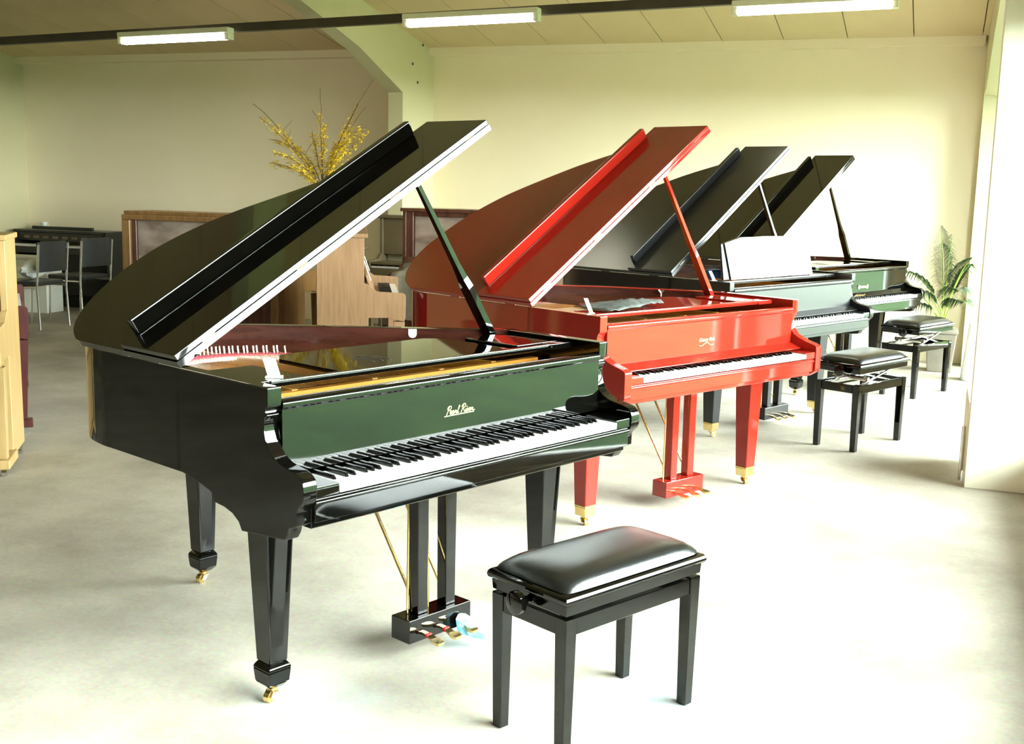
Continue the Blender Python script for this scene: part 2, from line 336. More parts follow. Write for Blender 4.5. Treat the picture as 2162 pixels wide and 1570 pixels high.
OUT_A = [(0.0, 0.60), (0.0, 0.80), (0.0, 1.0), (0.0, 1.08), (0.02, 1.20), (0.075, 1.31), (0.165, 1.395), (0.28, 1.455), (0.42, 1.487), (0.55, 1.478), (0.67, 1.43), (0.80, 1.335), (0.94, 1.185), (1.08, 1.035), (1.22, 0.885), (1.34, 0.765), (1.43, 0.69), (1.468, 0.645), (W, 0.60)]
OUT_B = [(0.0, 0.60), (0.0, 0.90), (0.0, 1.2), (0.0, 1.33), (0.002, 1.41), (0.02, 1.50), (0.075, 1.60), (0.165, 1.67), (0.29, 1.71), (0.44, 1.705), (0.58, 1.672), (0.70, 1.62), (0.82, 1.545), (0.93, 1.445), (1.03, 1.34), (1.13, 1.225), (1.23, 1.08), (1.32, 0.935), (1.40, 0.79), (1.45, 0.70), (1.472, 0.65), (W, 0.60)]
def stroke_ribbon(mb, pts, wd, y=0.0, m=0):
    """flat raised pen stroke in the x/z plane facing -y"""
    for i in range(len(pts) - 1):
        a = Vector(pts[i]); b = Vector(pts[i + 1]); t = (b - a)
        if t.length < 1e-6: continue
        t.normalize(); n = Vector((-t.y, t.x)) * wd / 2; a2 = a - t * wd * 0.3; b2 = b + t * wd * 0.3
        lo = [(q.x, y, q.y) for q in (a2 - n, b2 - n, b2 + n, a2 + n)]; hi = [(q[0], y - 0.0012, q[2]) for q in lo]
        mb.hexa(lo, hi, m)
def script_lettering():
    """cursive 'Pearl River' as pen strokes; units: x-height = 1"""
    L = []
    L.append([(0.1, -0.1), (0.35, 0.6), (0.62, 1.75), (0.75, 2.1)])                                             # P stem
    L.append([(0.15, 1.55), (0.25, 1.95), (0.7, 2.3), (1.3, 2.3), (1.55, 1.95), (1.4, 1.45), (0.95, 1.15), (0.55, 1.15)])   # P bowl
    L.append([(1.35, 0.45), (1.75, 0.6), (1.85, 0.9), (1.6, 1.0), (1.4, 0.7), (1.45, 0.2), (1.75, 0.05), (2.15, 0.35)])   # e
    L.append([(2.75, 0.9), (2.4, 0.95), (2.15, 0.55), (2.25, 0.1), (2.55, 0.1), (2.85, 0.9), (2.78, 0.2), (2.95, 0.05), (3.2, 0.35)])   # a
    L.append([(3.2, 0.35), (3.45, 0.95), (3.55, 0.8), (3.85, 0.85), (3.72, 0.25), (3.9, 0.05), (4.2, 0.4)])      # r
    L.append([(4.2, 0.4), (4.75, 1.7), (4.85, 2.1), (4.6, 2.1), (4.42, 1.2), (4.35, 0.3), (4.55, 0.05), (4.85, 0.25)])   # l
    L.append([(5.75, 0.0), (6.05, 0.9), (6.35, 1.9), (6.45, 2.15)])                                             # R stem
    L.append([(5.75, 1.6), (5.95, 2.1), (6.5, 2.4), (7.1, 2.3), (7.2, 1.85), (6.85, 1.4), (6.25, 1.2), (6.7, 0.9), (7.0, 0.2), (7.35, 0.1)])   # R bowl and leg
    L.append([(7.35, 0.1), (7.65, 0.95), (7.6, 0.3), (7.75, 0.05), (8.05, 0.4)]); L.append([(7.85, 1.4), (7.95, 1.5)])    # i
    L.append([(8.05, 0.4), (8.25, 0.95), (8.35, 0.1), (8.55, 0.2), (8.85, 0.95), (9.0, 0.85)])                   # v
    L.append([(9.05, 0.45), (9.4, 0.6), (9.5, 0.9), (9.25, 1.0), (9.05, 0.7), (9.1, 0.2), (9.4, 0.05), (9.75, 0.35)])   # e
    L.append([(9.75, 0.35), (10.0, 0.95), (10.1, 0.8), (10.4, 0.85), (10.3, 0.3), (10.5, 0.1), (11.2, 0.2)])     # r
    L.append([(-0.55, -0.42), (0.3, -0.38), (4.0, -0.34), (7.0, -0.32), (11.0, -0.30)])                          # line under the name
    return L
def brass_caster(parent, u, v, top, turn=0.0):
    c = MB(); c.lathe([(0.016, top), (0.016, top - 0.012), (0.011, top - 0.014)], u, v, 16)
    dx, dy = math.cos(turn) * 0.016, math.sin(turn) * 0.016
    for s in (-1, 1):
        ox, oy = -dy / 0.016 * 0.013 * s, dx / 0.016 * 0.013 * s
        c.hexa([(u + ox - 0.006, v + oy - 0.006, top - 0.014), (u + ox + 0.006, v + oy - 0.006, top - 0.014), (u + ox + 0.006, v + oy + 0.006, top - 0.014), (u + ox - 0.006, v + oy + 0.006, top - 0.014)],
               [(u + ox + dx - 0.005, v + oy + dy - 0.005, 0.014), (u + ox + dx + 0.005, v + oy + dy - 0.005, 0.014), (u + ox + dx + 0.005, v + oy + dy + 0.005, 0.014), (u + ox + dx - 0.005, v + oy + dy + 0.005, 0.014)])
    ax = Vector((-math.sin(turn), math.cos(turn), 0)); p = Vector((u + dx * 1.2, v + dy * 1.2, 0.0175))
    c.tube([p - ax * 0.009, p + ax * 0.009], 0.0175, 18)
    return c.build('caster', BRASS, parent)
def sq(u, v, h, z): return [(u - h, v - h, z), (u + h, v - h, z), (u + h, v + h, z), (u - h, v + h, z)]
def spade_leg(root, u, v, top, m):
    b = MB()
    b.hexa(sq(u, v, 0.056, top), sq(u, v, 0.056, top - 0.02))
    b.hexa(sq(u, v, 0.050, top - 0.02), sq(u, v, 0.033, 0.128))
    b.hexa(sq(u, v, 0.030, 0.128), sq(u, v, 0.041, 0.112)); b.hexa(sq(u, v, 0.041, 0.112), sq(u, v, 0.041, 0.104))
    b.hexa(sq(u, v, 0.041, 0.104), sq(u, v, 0.037, 0.062)); b.hexa(sq(u, v, 0.037, 0.062), sq(u, v, 0.020, 0.044))
    me = b.mesh('leg', m, 0.0025, 1)
    # recessed field on the long tapering faces
    bm = bmesh.new(); bm.from_mesh(me); bm.faces.ensure_lookup_table()
    big = [f for f in bm.faces if f.calc_area() > 0.02 and abs(f.normal.y) > 0.9]
    if big:
        bmesh.ops.inset_individual(bm, faces=big, thickness=0.014, depth=0.0)
        bmesh.ops.translate(bm, verts=list({q for f in big for q in f.verts}), vec=(0, 0, 0.035))
        for f in big: bmesh.ops.translate(bm, verts=f.verts, vec=f.normal * -0.007)
    bm.to_mesh(me); bm.free()
    o = link('leg', me, root); brass_caster(o, u, v, 0.045, R(200)); return o
def square_leg(root, u, v, top, m, turn):
    b = MB(); b.hexa(sq(u, v, 0.058, top), sq(u, v, 0.058, top - 0.02)); b.hexa(sq(u, v, 0.053, top - 0.02), sq(u, v, 0.036, 0.095))
    o = b.build('leg', m, root, 0.003, 1)
    f = MB(); f.hexa(sq(u, v, 0.0375, 0.096), sq(u, v, 0.0365, 0.088)); f.hexa(sq(u, v, 0.0355, 0.088), sq(u, v, 0.033, 0.045))
    f.build('ferrule', BRASS, o, 0.002, 1); brass_caster(o, u, v, 0.046, turn); return o
WHITE_ME = MB().box(0.0004, 0.0232, 0.0, 0.150, -0.022, 0.0).mesh('white_key', WHITEKEY, 0.0012, 1)
bk = MB(); bk.hexa([(-0.0058, 0.0, 0.0), (0.0058, 0.0, 0.0), (0.0058, 0.098, 0.0), (-0.0058, 0.098, 0.0)], [(-0.0045, 0.010, 0.0115), (0.0045, 0.010, 0.0115), (0.0048, 0.098, 0.0115), (-0.0048, 0.098, 0.0115)])
BLACK_ME = bk.mesh('black_key', BLACKKEY, 0.0012, 1)
def keyboard(root, singly, vs=0.004, zt=0.735):
    u0 = W / 2 - 0.613; kw = 1.226 / 52
    has_sharp = lambda i: 'ABCDEFG'[i % 7] in 'ACDFG'
    whites = [(u0 + i * kw, vs) for i in range(52)]
    blacks = [(u0 + (i + 1) * kw + {'A': 0.0015, 'C': -0.002, 'D': 0.002, 'F': -0.0025, 'G': 0.0}['ABCDEFG'[i % 7]], vs + 0.052) for i in range(51) if has_sharp(i)]
    if singly:
        for u, v in whites: link('white_key', WHITE_ME, root, (u, v, zt))
        for u, v in blacks: link('black_key', BLACK_ME, root, (u, v, zt))
    else:
        a = MB(); [a.box(u + 0.0005, u + kw - 0.0005, v, v + 0.15, zt - 0.022, zt) for u, v in whites]; a.build('white_keys', WHITEKEY, root, kind='stuff', smooth=False)
        a = MB(); [a.box(u - 0.005, u + 0.005, v, v + 0.098, zt, zt + 0.0115) for u, v in blacks]; a.build('black_keys', BLACKKEY, root, kind='stuff', smooth=False)
def grand(label, loc, rz, m, outl, cheek, alpha, flap_w, spade, singly, lip_strip, caster_turn, tail_leg, desk_up=False, inner=BROWN_IN, lip_h=0.056):
    t = thing('grand_piano', label, 'grand piano', loc, rz)
    big = outl is OUT_B
    o = smooth_closed(outl, 4); inn = offset_open(o, -0.045); inn[0] = (0.045, 0.60); inn[-1] = (W - 0.045, 0.60)
    # rim: outer case wall, its inside veneered brown
    n = len(o); b = MB()
    vs = [(p[0], p[1], z) for z in (ZB, ZR) for p in o] + [(p[0], p[1], z) for z in (ZB, ZR) for p in inn]
    b.v = vs
    for i in range(n - 1):
        b.f += [(i, i + 1, n + i + 1, n + i), (2 * n + i, 3 * n + i, 3 * n + i + 1, 2 * n + i + 1), (n + i, n + i + 1, 3 * n + i + 1, 3 * n + i), (i, 2 * n + i, 2 * n + i + 1, i + 1)]; b.mi += [0, 1, 0, 0]
    b.f += [(0, n, 3 * n, 2 * n), (n - 1, 3 * n - 1, 4 * n - 1, 2 * n - 1)]; b.mi += [0, 0]
    rim = b.build('rim', [m, inner], t, 0.004, 2, skip_y=0.60)
    for s in (0, 1):
        MB().prism(cheek, 'x', s * (W - ARM), s * (W - ARM) + ARM).build('arm', m, t, 0.004, 2, skip_y=0.62)
    # inside
    MB().add([(p[0], p[1], 0.80) for p in inn] + [(inn[-1][0], 0.20, 0.80), (inn[0][0], 0.20, 0.80)], [tuple(range(n + 2))]).build('soundboard', SPRUCE, t)
    MB().add([(p[0], p[1], ZB + 0.02) for p in inn] + [(inn[-1][0], 0.03, ZB - 0.04), (inn[0][0], 0.03, ZB - 0.04)], [tuple(range(n + 2))[::-1]]).build('underside', m, t)
    pl_out = offset_open(o, -0.075); pl_out = [(min(max(p[0], 0.075), W - 0.075), max(p[1], 0.62)) for p in pl_out]
    pin = [(p[0], p[1]) for p in pl_out]
    pm = MB(); pm.prism(pin + [(W - 0.075, 0.24), (0.075, 0.24)], 'z', 0.865, 0.878)
    tail = max(p[1] for p in o)
    for (ua, va, ub, vb) in ((0.30, 0.44, 0.33, tail - 0.12), (0.62, 0.44, 0.56, tail - 0.12), (0.92, 0.44, 0.80, 1.10 if not big else 1.35), (1.18, 0.44, 1.10, 0.90 if not big else 1.1)):
        pm.hexa([(ua - 0.016, va, 0.878), (ua + 0.016, va, 0.878), (ub + 0.016, vb, 0.878), (ub - 0.016, vb, 0.878)], [(ua - 0.011, va, 0.918), (ua + 0.011, va, 0.918), (ub + 0.011, vb, 0.905), (ub - 0.011, vb, 0.905)])
    pm.box(0.08, W - 0.08, 0.42, 0.45, 0.878, 0.915)
    plate = pm.build('iron_plate', GOLD, t, 0.004, 1)
    # hitch pins, felt and strings along the bent side
    hp = [(0.16 + 0.58 * k / 39, 0) for k in range(40)]
    bent = offset_open(o, -0.13)
    def hit(u):
        c = [(abs(p[0] - u), p[1]) for p in bent if p[1] > 0.75]
        return min(c)[1] - 0.02 if c else 0.8
    pins = MB(); st = MB(); rf = MB(); wf = MB(); prev = None
    for u, _ in hp:
        v = hit(u) - 0.10
        pins.tube([(u, v, 0.905), (u, v + 0.006, 0.940 if spade and singly else 0.916)], 0.003, 6)
        for du in (0.0,): st.hexa([(u + du - 0.0004, 0.44, 0.921), (u + du + 0.0004, 0.44, 0.921), (u + du + 0.0004, v, 0.916), (u + du - 0.0004, v, 0.916)], [(u + du - 0.0004, 0.44, 0.923), (u + du + 0.0004, 0.44, 0.923), (u + du + 0.0004, v, 0.918), (u + du - 0.0004, v, 0.918)])
        if prev:
            for mb_, d0, d1, za, zb in ((rf, -0.012, -0.040, 0.900, 0.915), (wf, -0.045, -0.075, 0.898, 0.908)):
                mb_.hexa([(prev[0], prev[1] + d0, za), (u, v + d0, za), (u, v + d1, za), (prev[0], prev[1] + d1, za)], [(prev[0], prev[1] + d0, zb), (u, v + d0, zb), (u, v + d1, zb), (prev[0], prev[1] + d1, zb)])
        prev = (u, v)
    pins.build('hitch_pins', STEEL, plate, kind='stuff'); st.build('strings', STEEL, plate, kind='stuff', smooth=False)
    rf.build('red_felt', REDFELT, plate); wf.build('string_felt', WHITEFELT, plate)
    tp = MB()
    for k in range(56):
        for r_ in range(3): tp.tube([(0.12 + 1.22 * (k + 0.3 * r_) / 56, 0.28 + 0.03 * r_, 0.878), (0.12 + 1.22 * (k + 0.3 * r_) / 56, 0.275 + 0.03 * r_, 0.915)], 0.0035, 6)
    tp.build('tuning_pins', STEEL, plate, kind='stuff')
    # key bed, slip, blocks
    MB().box(ARM, W - ARM, 0.03, 0.50, 0.62, 0.708).build('key_bed', m, t, 0.003, 1)
    ks = MB(); ks.box(ARM, W - ARM, 0.012, 0.029, 0.640, 0.706); ks.box(ARM, W - ARM, 0.006, 0.0119, 0.690, 0.700)
    ks.build('key_slip', m, t, 0.003, 2)
    for ua, ub in ((ARM, W / 2 - 0.6135), (W / 2 + 0.6135, W - ARM)):
        MB().box(ua, ub, 0.006, 0.152, 0.7085, 0.742).build('key_block', m, t, 0.003, 2)
    keyboard(t, singly)
    # fallboard with a rounded nose
    fp = [(VF, 0.748), (VF, 0.930), (0.150, 0.936), (0.150, 0.948), (0.156, 0.956), (0.172, 0.958), (0.192, 0.956), (0.192, 0.748)]
    fb = MB().prism(fp, 'x', ARM, W - ARM).build('fallboard', m, t, 0.002, 2)
    if lip_strip:
        MB().prism([(VF, 0.772), (0.150, 0.776), (0.092, 0.754), (0.090, 0.749), (VF, 0.749)], 'x', ARM, W - ARM).build('fallboard_lip', m, t, 0.0015, 1)
    # music shelf: long front rail, side shelves, desk laid flat
    sh = MB(); sh.box(0.10, 1.31, 0.285, 0.325, 0.966, 0.982); sh.box(0.10, 1.31, 0.278, 0.290, 0.974, 0.987)
    sh.build('music_shelf_rail', m, t, 0.003, 2)
    MB().box(1.315, W - 0.049, 0.283, 0.33, 0.964, 0.985).build('rail_end', m, t, 0.003, 2)
    MB().box(0.049, 0.24, 0.30, 0.57, 0.968, 0.984).build('side_shelf', m, t, 0.003, 2)
    MB().box(1.20, W - 0.049, 0.345, 0.61, 0.968, 0.984).build('side_shelf', m, t, 0.003, 2)
    if not desk_up:
        rr = [(0.40, 0.335), (1.18, 0.335)] + [(1.18 - 0.09 + 0.09 * math.cos(a), 0.74 - 0.09 + 0.09 * math.sin(a)) for a in [R(k * 15) for k in range(7)]] + [(0.46, 0.74), (0.40, 0.66)]
        dk = MB().prism(rr, 'z', 0.962, 0.976).build('music_desk', m, t, 0.003, 2)
        for k in range(3):
            cpts = [(0.60 + 0.035 * k + 0.012 * math.sin(a * 2), 0.42 + 0.12 * a / 2.2) for a in [q * 0.2 for q in range(12)]]
            cb = MB()
            for a, b2 in zip(cpts, cpts[1:]): cb.hexa([(a[0] - 0.002, a[1], 0.9761), (a[0] + 0.002, a[1], 0.9761), (b2[0] + 0.002, b2[1], 0.9761), (b2[0] - 0.002, b2[1], 0.9761)], [(a[0] - 0.002, a[1], 0.9768), (a[0] + 0.002, a[1], 0.9768), (b2[0] + 0.002, b2[1], 0.9768), (b2[0] - 0.002, b2[1], 0.9768)])
            cb.build('carved_line', RUBBER, dk)
    else:
        rr = [(0.20, 0.0), (1.24, 0.0), (1.20, 0.22), (0.95, 0.26), (0.45, 0.26), (0.22, 0.22)]
        dk = MB(); n2 = len(rr)
        fr_ = [(u, 0.345 + z * 0.22, 0.988 + z) for u, z in rr]; bk_ = [(u, v + 0.015, z) for u, v, z in fr_]
        dk.add(fr_ + bk_, [tuple(range(n2)), tuple(range(n2, 2 * n2))[::-1]] + [(i, n2 + i, n2 + (i + 1) % n2, (i + 1) % n2) for i in range(n2)])
        dk.build('music_desk', m, t, 0.002, 1)
    # lid, hinged on the bass side
    lm = Matrix.Translation((0, 0, ZR + 0.004)) @ Matrix.Rotation(-alpha, 4, 'Y')
    VH = 0.583
    lo_ = [(p[0], p[1]) for p in offset_open(o, 0.022) if p[1] > VH + 0.03]
    lo_ = [(min(max(p[0], -0.004), W + 0.015), p[1]) for p in lo_]
    poly = [(-0.004, VH)] + lo_ + [(W + 0.015, VH + 0.05), (W + 0.015, VH)]
    lb_ = MB().prism(poly, 'z', 0.0, 0.021); nl = len(poly)
    for k in (nl, 2 * nl - 1): lb_.v[k] = (lb_.v[k][0], lb_.v[k][1] + 0.0022, lb_.v[k][2])
    lid = lb_.build('lid', m, t, 0.003, 2, angle=40); lid.matrix_local = lm
    fl_b = MB().box(0.0, W + 0.012, VH + 0.0026, VH + flap_w, 0.0225, 0.042)
    for k in (4, 5): fl_b.v[k] = (fl_b.v[k][0], fl_b.v[k][1] + 0.0022, fl_b.v[k][2])
    fl = fl_b.build('lid_flap', m, t, 0.003, 2, angle=40); fl.matrix_local = lm
    lp = MB().box(0.055, 1.385, VH + flap_w - 0.032, VH + flap_w - 0.002, 0.0415, 0.042 + lip_h).build('flap_lip', m, fl, 0.006, 2)
    for u in (0.1, 0.5, 0.95, 1.36): MB().tube([(u, VH + 0.006, 0.0216), (u + 0.05, VH + 0.006, 0.0216)], 0.0012, 8).build('flap_hinge', BRASS, fl)
    for v in (VH + 0.12, tail - 0.60):
        MB().tube([(0.0, v, ZR + 0.002), (0.0, v + 0.07, ZR + 0.002)], 0.004, 10).build('lid_hinge', m, t)
    # prop stick
    ps = MB(); top = lm @ Vector((1.105, VH + 0.035, -0.001)); base = Vector((W - 0.085, 0.655, 0.955)); d = (top - base)
    side = Vector((0, 1, 0)).cross(d).normalized(); wide = side.cross(d).normalized()
    def ring(f, a, c): q = base + d * f; return [q + wide * a * s1 + side * c * s2 for s1, s2 in ((-1, -1), (1, -1), (1, 1), (-1, 1))]
    prof_ = [(0, .024, .012), (0.03, .024, .012), (0.36, .024, .013), (0.42, .017, .012), (0.5, .013, .010), (0.98, .008, .008), (1.0, .006, .006)]
    if m is not BLACK: prof_ = [(0, .020, .012), (0.03, .022, .012), (0.36, .020, .012), (0.42, .015, .011), (0.5, .012, .010), (0.98, .009, .008), (1.0, .006, .006)]
    for (f0, a0, c0), (f1, a1, c1) in zip(prof_, prof_[1:]): ps.hexa(ring(f0, a0, c0), ring(f1, a1, c1))
    ps.build('lid_prop', m, t)
    pb_ = MB(); pb_.box(W - 0.12, W - 0.048, 0.62, 0.69, 0.94, 0.958); pb_.build('prop_block', m, t, 0.003, 1)
    # legs
    for (u, v, topz) in ((0.132, 0.19 + 0.02 if False else 0.20, 0.572), (W - 0.132, 0.20, 0.572), (tail_leg[0], tail_leg[1], ZB)):
        if v == 0.20: v = 0.338 - 0.0
        (spade_leg(t, u, v, topz + (0.02 if topz < 0.6 else 0), m) if spade else square_leg(t, u, v, topz + (0.06 if topz < 0.6 else 0), m, caster_turn))
    # pedal lyre
    lu, lv = 0.757, 0.305
    ly = MB().box(lu - 0.142, lu + 0.142, lv - 0.045, lv + 0.045, 0.055, 0.135).build('pedal_lyre', m, t, 0.004, 2)
    for s in (-0.062, 0.066):
        p_ = MB(); p_.hexa(sq(lu + s, lv, 0.022, 0.1355), sq(lu + s, lv, 0.024, 0.6195)); p_.build('lyre_post', m, ly, 0.002, 1)
    for s in (-0.098, 0.0, 0.098):
        MB().tube([(lu + s * 0.95, lv + 0.02, 0.1355), (lu + s * 0.8, lv + 0.03, 0.63)], 0.0045, 8).build('pedal_rod', BRASS, ly)
    for s in (-0.09, 0.05):
        MB().tube([(lu + s + 0.04, lv + 0.03, 0.15), (lu + s, lv + 0.34, 0.66)], 0.006, 8).build('lyre_brace', BRASS, ly)
    for s in (-0.078, 0.002, 0.082):
        q = MB(); pr_ = [(lv - 0.046, 0.084, 0.009), (lv - 0.075, 0.081, 0.010), (lv - 0.095, 0.075, 0.013), (lv - 0.107, 0.073, 0.019), (lv - 0.120, 0.071, 0.019), (lv - 0.130, 0.069, 0.012)]
        for (v0, z0, h0), (v1, z1, h1) in zip(pr_, pr_[1:]): q.hexa([(lu + s - h0, v0, z0), (lu + s + h0, v0, z0), (lu + s + h0, v0, z0 - 0.009), (lu + s - h0, v0, z0 - 0.009)], [(lu + s - h1, v1, z1), (lu + s + h1, v1, z1), (lu + s + h1, v1, z1 - 0.009), (lu + s - h1, v1, z1 - 0.009)])
        q.build('pedal', BRASS, ly, 0.0, angle=50)
        if spade and s < 0.05: MB().box(lu + s - 0.0115, lu + s + 0.0115, lv - 0.074, lv - 0.064, 0.0715, 0.0835).build('pedal_mark', REDMARK, ly)
    return t, fb, rim

p1, fb1, rim1 = grand('black gloss grand piano nearest the camera, on spade-foot legs with brass casters', (-1.516, 2.558, 0), R(67.43), BLACK, OUT_A, CHEEK, R(30), 0.32, True, True, False, 0.0, (0.55, 1.38))
p2, fb2, rim2 = grand('bright red gloss grand piano with lid open and red square legs', (-1.199, 4.669, 0), R(62.24), RED, OUT_B, CHEEK_PLAIN, R(34.2), 0.37, False, True, True, R(240), (0.55, 1.55))
p3, fb3, rim3 = grand('satin black grand piano with white sheet music standing on its desk', (-1.004, 6.827, 0), R(64.49), SATIN, OUT_B, CHEEK, R(33.2), 0.36, False, False, True, R(330), (0.55, 1.55), desk_up=True)
p4, fb4, rim4 = grand('black gloss grand piano farthest back, with a brass emblem on its fallboard', (-0.681, 8.627, 0), R(65.21), BLACK, OUT_B, CHEEK, R(33.0), 0.36, True, False, True, R(300), (0.55, 1.55))
# writing and badges
lt = MB()
for s in script_lettering():
    pts = [(0.668 + (x + 0.22 * z) * 0.0112, 0.832 + z * 0.0112) for x, z in s]
    stroke_ribbon(lt, smooth_closed(pts, 4) if len(pts) > 3 else pts, 0.0022, VF - 0.0004)
lt.build('lettering', GILT, fb1, smooth=False, label='pale gold script lettering')
def font_text(body, size, parent, loc, m, shear=0.0):
    cu = bpy.data.curves.new('lettering', 'FONT'); cu.body = body; cu.size = size; cu.extrude = 0.0004; cu.shear = shear; cu.align_x = 'CENTER'
    o = bpy.data.objects.new('lettering', cu); C.objects.link(o)
    me = bpy.data.meshes.new_from_object(o.evaluated_get(bpy.context.evaluated_depsgraph_get())); bpy.data.objects.remove(o)
    me.materials.append(m); o = link('lettering', me, parent, loc); o.rotation_euler = (R(90), 0, 0); return o
font_text('Georg Reh', 0.026, fb2, (0.737, VF - 0.0008, 0.833), GILT, 0.35)
fl_ = MB(); stroke_ribbon(fl_, smooth_closed([(0.685, 0.815), (0.705, 0.813), (0.722, 0.822), (0.737, 0.826), (0.752, 0.822), (0.769, 0.813), (0.79, 0.815)], 4), 0.0024, VF - 0.0004)
fl_.build('flourish', GILT, fb2, smooth=False)
em = MB()
for u in (0.66, 0.79): em.tube([(u, VF - 0.0005, 0.816), (u, VF - 0.006, 0.816)], 0.017, 18)
em.box(0.66, 0.79, VF - 0.004, VF - 0.0005, 0.808, 0.824); em.build('emblem', BRASS, fb4, label='brass bar emblem with two round ends')
# round-ended white label inside the near rim, brass hook inside the red one
lb = MB()
def rim_local(u, v, z, du, dz): return (u + du * 0.70, v - du * 0.71, z + dz)
poly = [(-0.016, 0.0), (0.016, 0.0)] + [(0.016 * math.cos(R(-k * 20)), -0.018 + 0.016 * math.sin(R(-k * 20))) for k in range(0, 10)]
fr_ = [rim_local(1.172, 0.868, 0.992, a, b) for a, b in poly]; n2 = len(fr_); bk_ = [(p[0] + 0.0012, p[1] + 0.0012, p[2]) for p in fr_]
lb.add(fr_ + bk_, [tuple(range(n2)), tuple(range(n2, 2 * n2))[::-1]] + [(i, n2 + i, n2 + (i + 1) % n2, (i + 1) % n2) for i in range(n2)])
lb.build('rim_label', PAPER, rim1, label='white round-ended label')
hk = MB(); q0 = (1.268, 0.905, 0.975)
hk.tube([q0, (q0[0], q0[1], 0.955)], 0.005, 8)
for s in (-1, 1): hk.tube([q0, rim_local(*q0, s * 0.014, 0.016)], 0.0055, 8)
hk.build('lid_hook', STEEL, rim2)
hk3 = MB(); hk3.tube([(1.268, 0.905, 0.970), (1.275, 0.915, 0.985)], 0.008, 8); hk3.build('lid_hook', STEEL, rim4)

def loc_in(root, u, v, z):
    a = root.rotation_euler.z; return (root.location.x + u * math.cos(a) - v * math.sin(a), root.location.y + u * math.sin(a) + v * math.cos(a), z)
# leaning price cards on stands
def card(root, u, v, z, h, wd, turn, label):
    t = thing('price_card', label, 'card', loc_in(root, u, v, z), root.rotation_euler.z + turn, 'price cards on the pianos')
    c_ = MB(); c_.hexa([(-wd / 2, 0.004, 0.004), (wd / 2, 0.004, 0.004), (wd / 2, 0.006, 0.004), (-wd / 2, 0.006, 0.004)], [(-wd / 2 - h * 0.32, 0.028, h), (wd / 2 - h * 0.32, 0.028, h), (wd / 2 - h * 0.32, 0.030, h), (-wd / 2 - h * 0.32, 0.030, h)])
    c_.build('card_face', PAPER, t, smooth=False)
    MB().box(-wd * 0.7, wd * 0.7, -0.012, 0.02, 0.0, 0.0038).build('card_base', WHITEPLASTIC, t, 0.001, 1)
    return t
card(p1, 0.150, 0.335, 0.9845, 0.052, 0.036, R(-40), 'white price card leaning on the near black grand')
card(p2, 0.125, 0.33, 0.9845, 0.066, 0.018, R(-30), 'white price card leaning on the red grand')
card(p3, 0.125, 0.36, 0.9845, 0.06, 0.020, R(-30), 'white price card on the satin black grand')
# blue box in the satin piano
bb = thing('blue_box', 'small blue box standing inside the satin black grand', 'box', loc_in(p3, 0.30, 0.50, 0.9845), p3.rotation_euler.z)
MB().box(-0.05, 0.05, -0.03, 0.03, 0, 0.05).build('box_body', BLUEBOX, bb, 0.002, 1); MB().box(-0.051, 0.051, -0.031, 0.031, 0.0502, 0.056).build('box_lid', BLUEBOX, bb, 0.002, 1)
# sheet music standing on the satin piano's desk
bkk = thing('sheet_music', 'open white sheet music standing on the satin black grand', 'sheet music', loc_in(p3, 0.0, 0.0, 0.0), p3.rotation_euler.z)
def page(u0, u1, h0, h1, bow):
    b = MB(); N = 10
    for layer in (0, 1):
        for j in range(2):
            for i in range(N + 1):
                f = i / N; z = (h0 + (h1 - h0) * f + 0.02 * math.sin(f * math.pi)) * j
                b.v.append((u0 + (u1 - u0) * f + (0.0 if j == 0 else -0.02 * (1 - f)), 0.338 + z * 0.22 - bow * math.sin(f * math.pi) - (0.0 if layer else 0.004), 0.9885 + z))
    S = 2 * (N + 1)
    for i in range(N):
        a, c_ = i, i + 1
        b.f += [(a, c_, c_ + N + 1, a + N + 1), (S + a, S + a + N + 1, S + c_ + N + 1, S + c_), (a, S + a, S + c_, c_), (a + N + 1, c_ + N + 1, S + c_ + N + 1, S + a + N + 1)]; b.mi += [0] * 4
    b.f += [(0, N + 1, S + N + 1, S), (N, S + N, S + 2 * N + 1, 2 * N + 1)]; b.mi += [0, 0]
    return b
page(0.27, 0.925, 0.225, 0.255, 0.012).build('page', PAPER, bkk); page(0.93, 1.215, 0.255, 0.16, 0.010).build('page', PAPER, bkk)
# crumpled dark cloth on the red piano
random.seed(5)
cl = MB(); NX, NY = 16, 7
for j in range(NY + 1):
    for i in range(NX + 1):
        f, g = i / NX, j / NY; taper = 1 - 0.75 * f ** 2.2
        z = 0.9905 + 0.034 * math.sin(f * 2.4) * (0.4 + 0.6 * math.sin(g * math.pi)) * (1 - 0.35 * f) + random.uniform(0, 0.010)
        cl.v.append((0.20 + 0.50 * f + random.uniform(-.006, .006), 0.40 + 0.24 * (g - 0.5) * taper + 0.03 * f + random.uniform(-.006, .006), z))
for j in range(NY):
    for i in range(NX): a = j * (NX + 1) + i; cl.f.append((a, a + 1, a + NX + 2, a + NX + 1)); cl.mi.append(0)
clo = cl.build('folded_cloth', GAUZE); sm = clo.modifiers.new('thickness', 'SOLIDIFY'); sm.thickness = 0.003
clo.location = p2.location; clo.rotation_euler = p2.rotation_euler
tag(clo, 'dark grey crumpled cloth lying across the red grand', 'cloth')
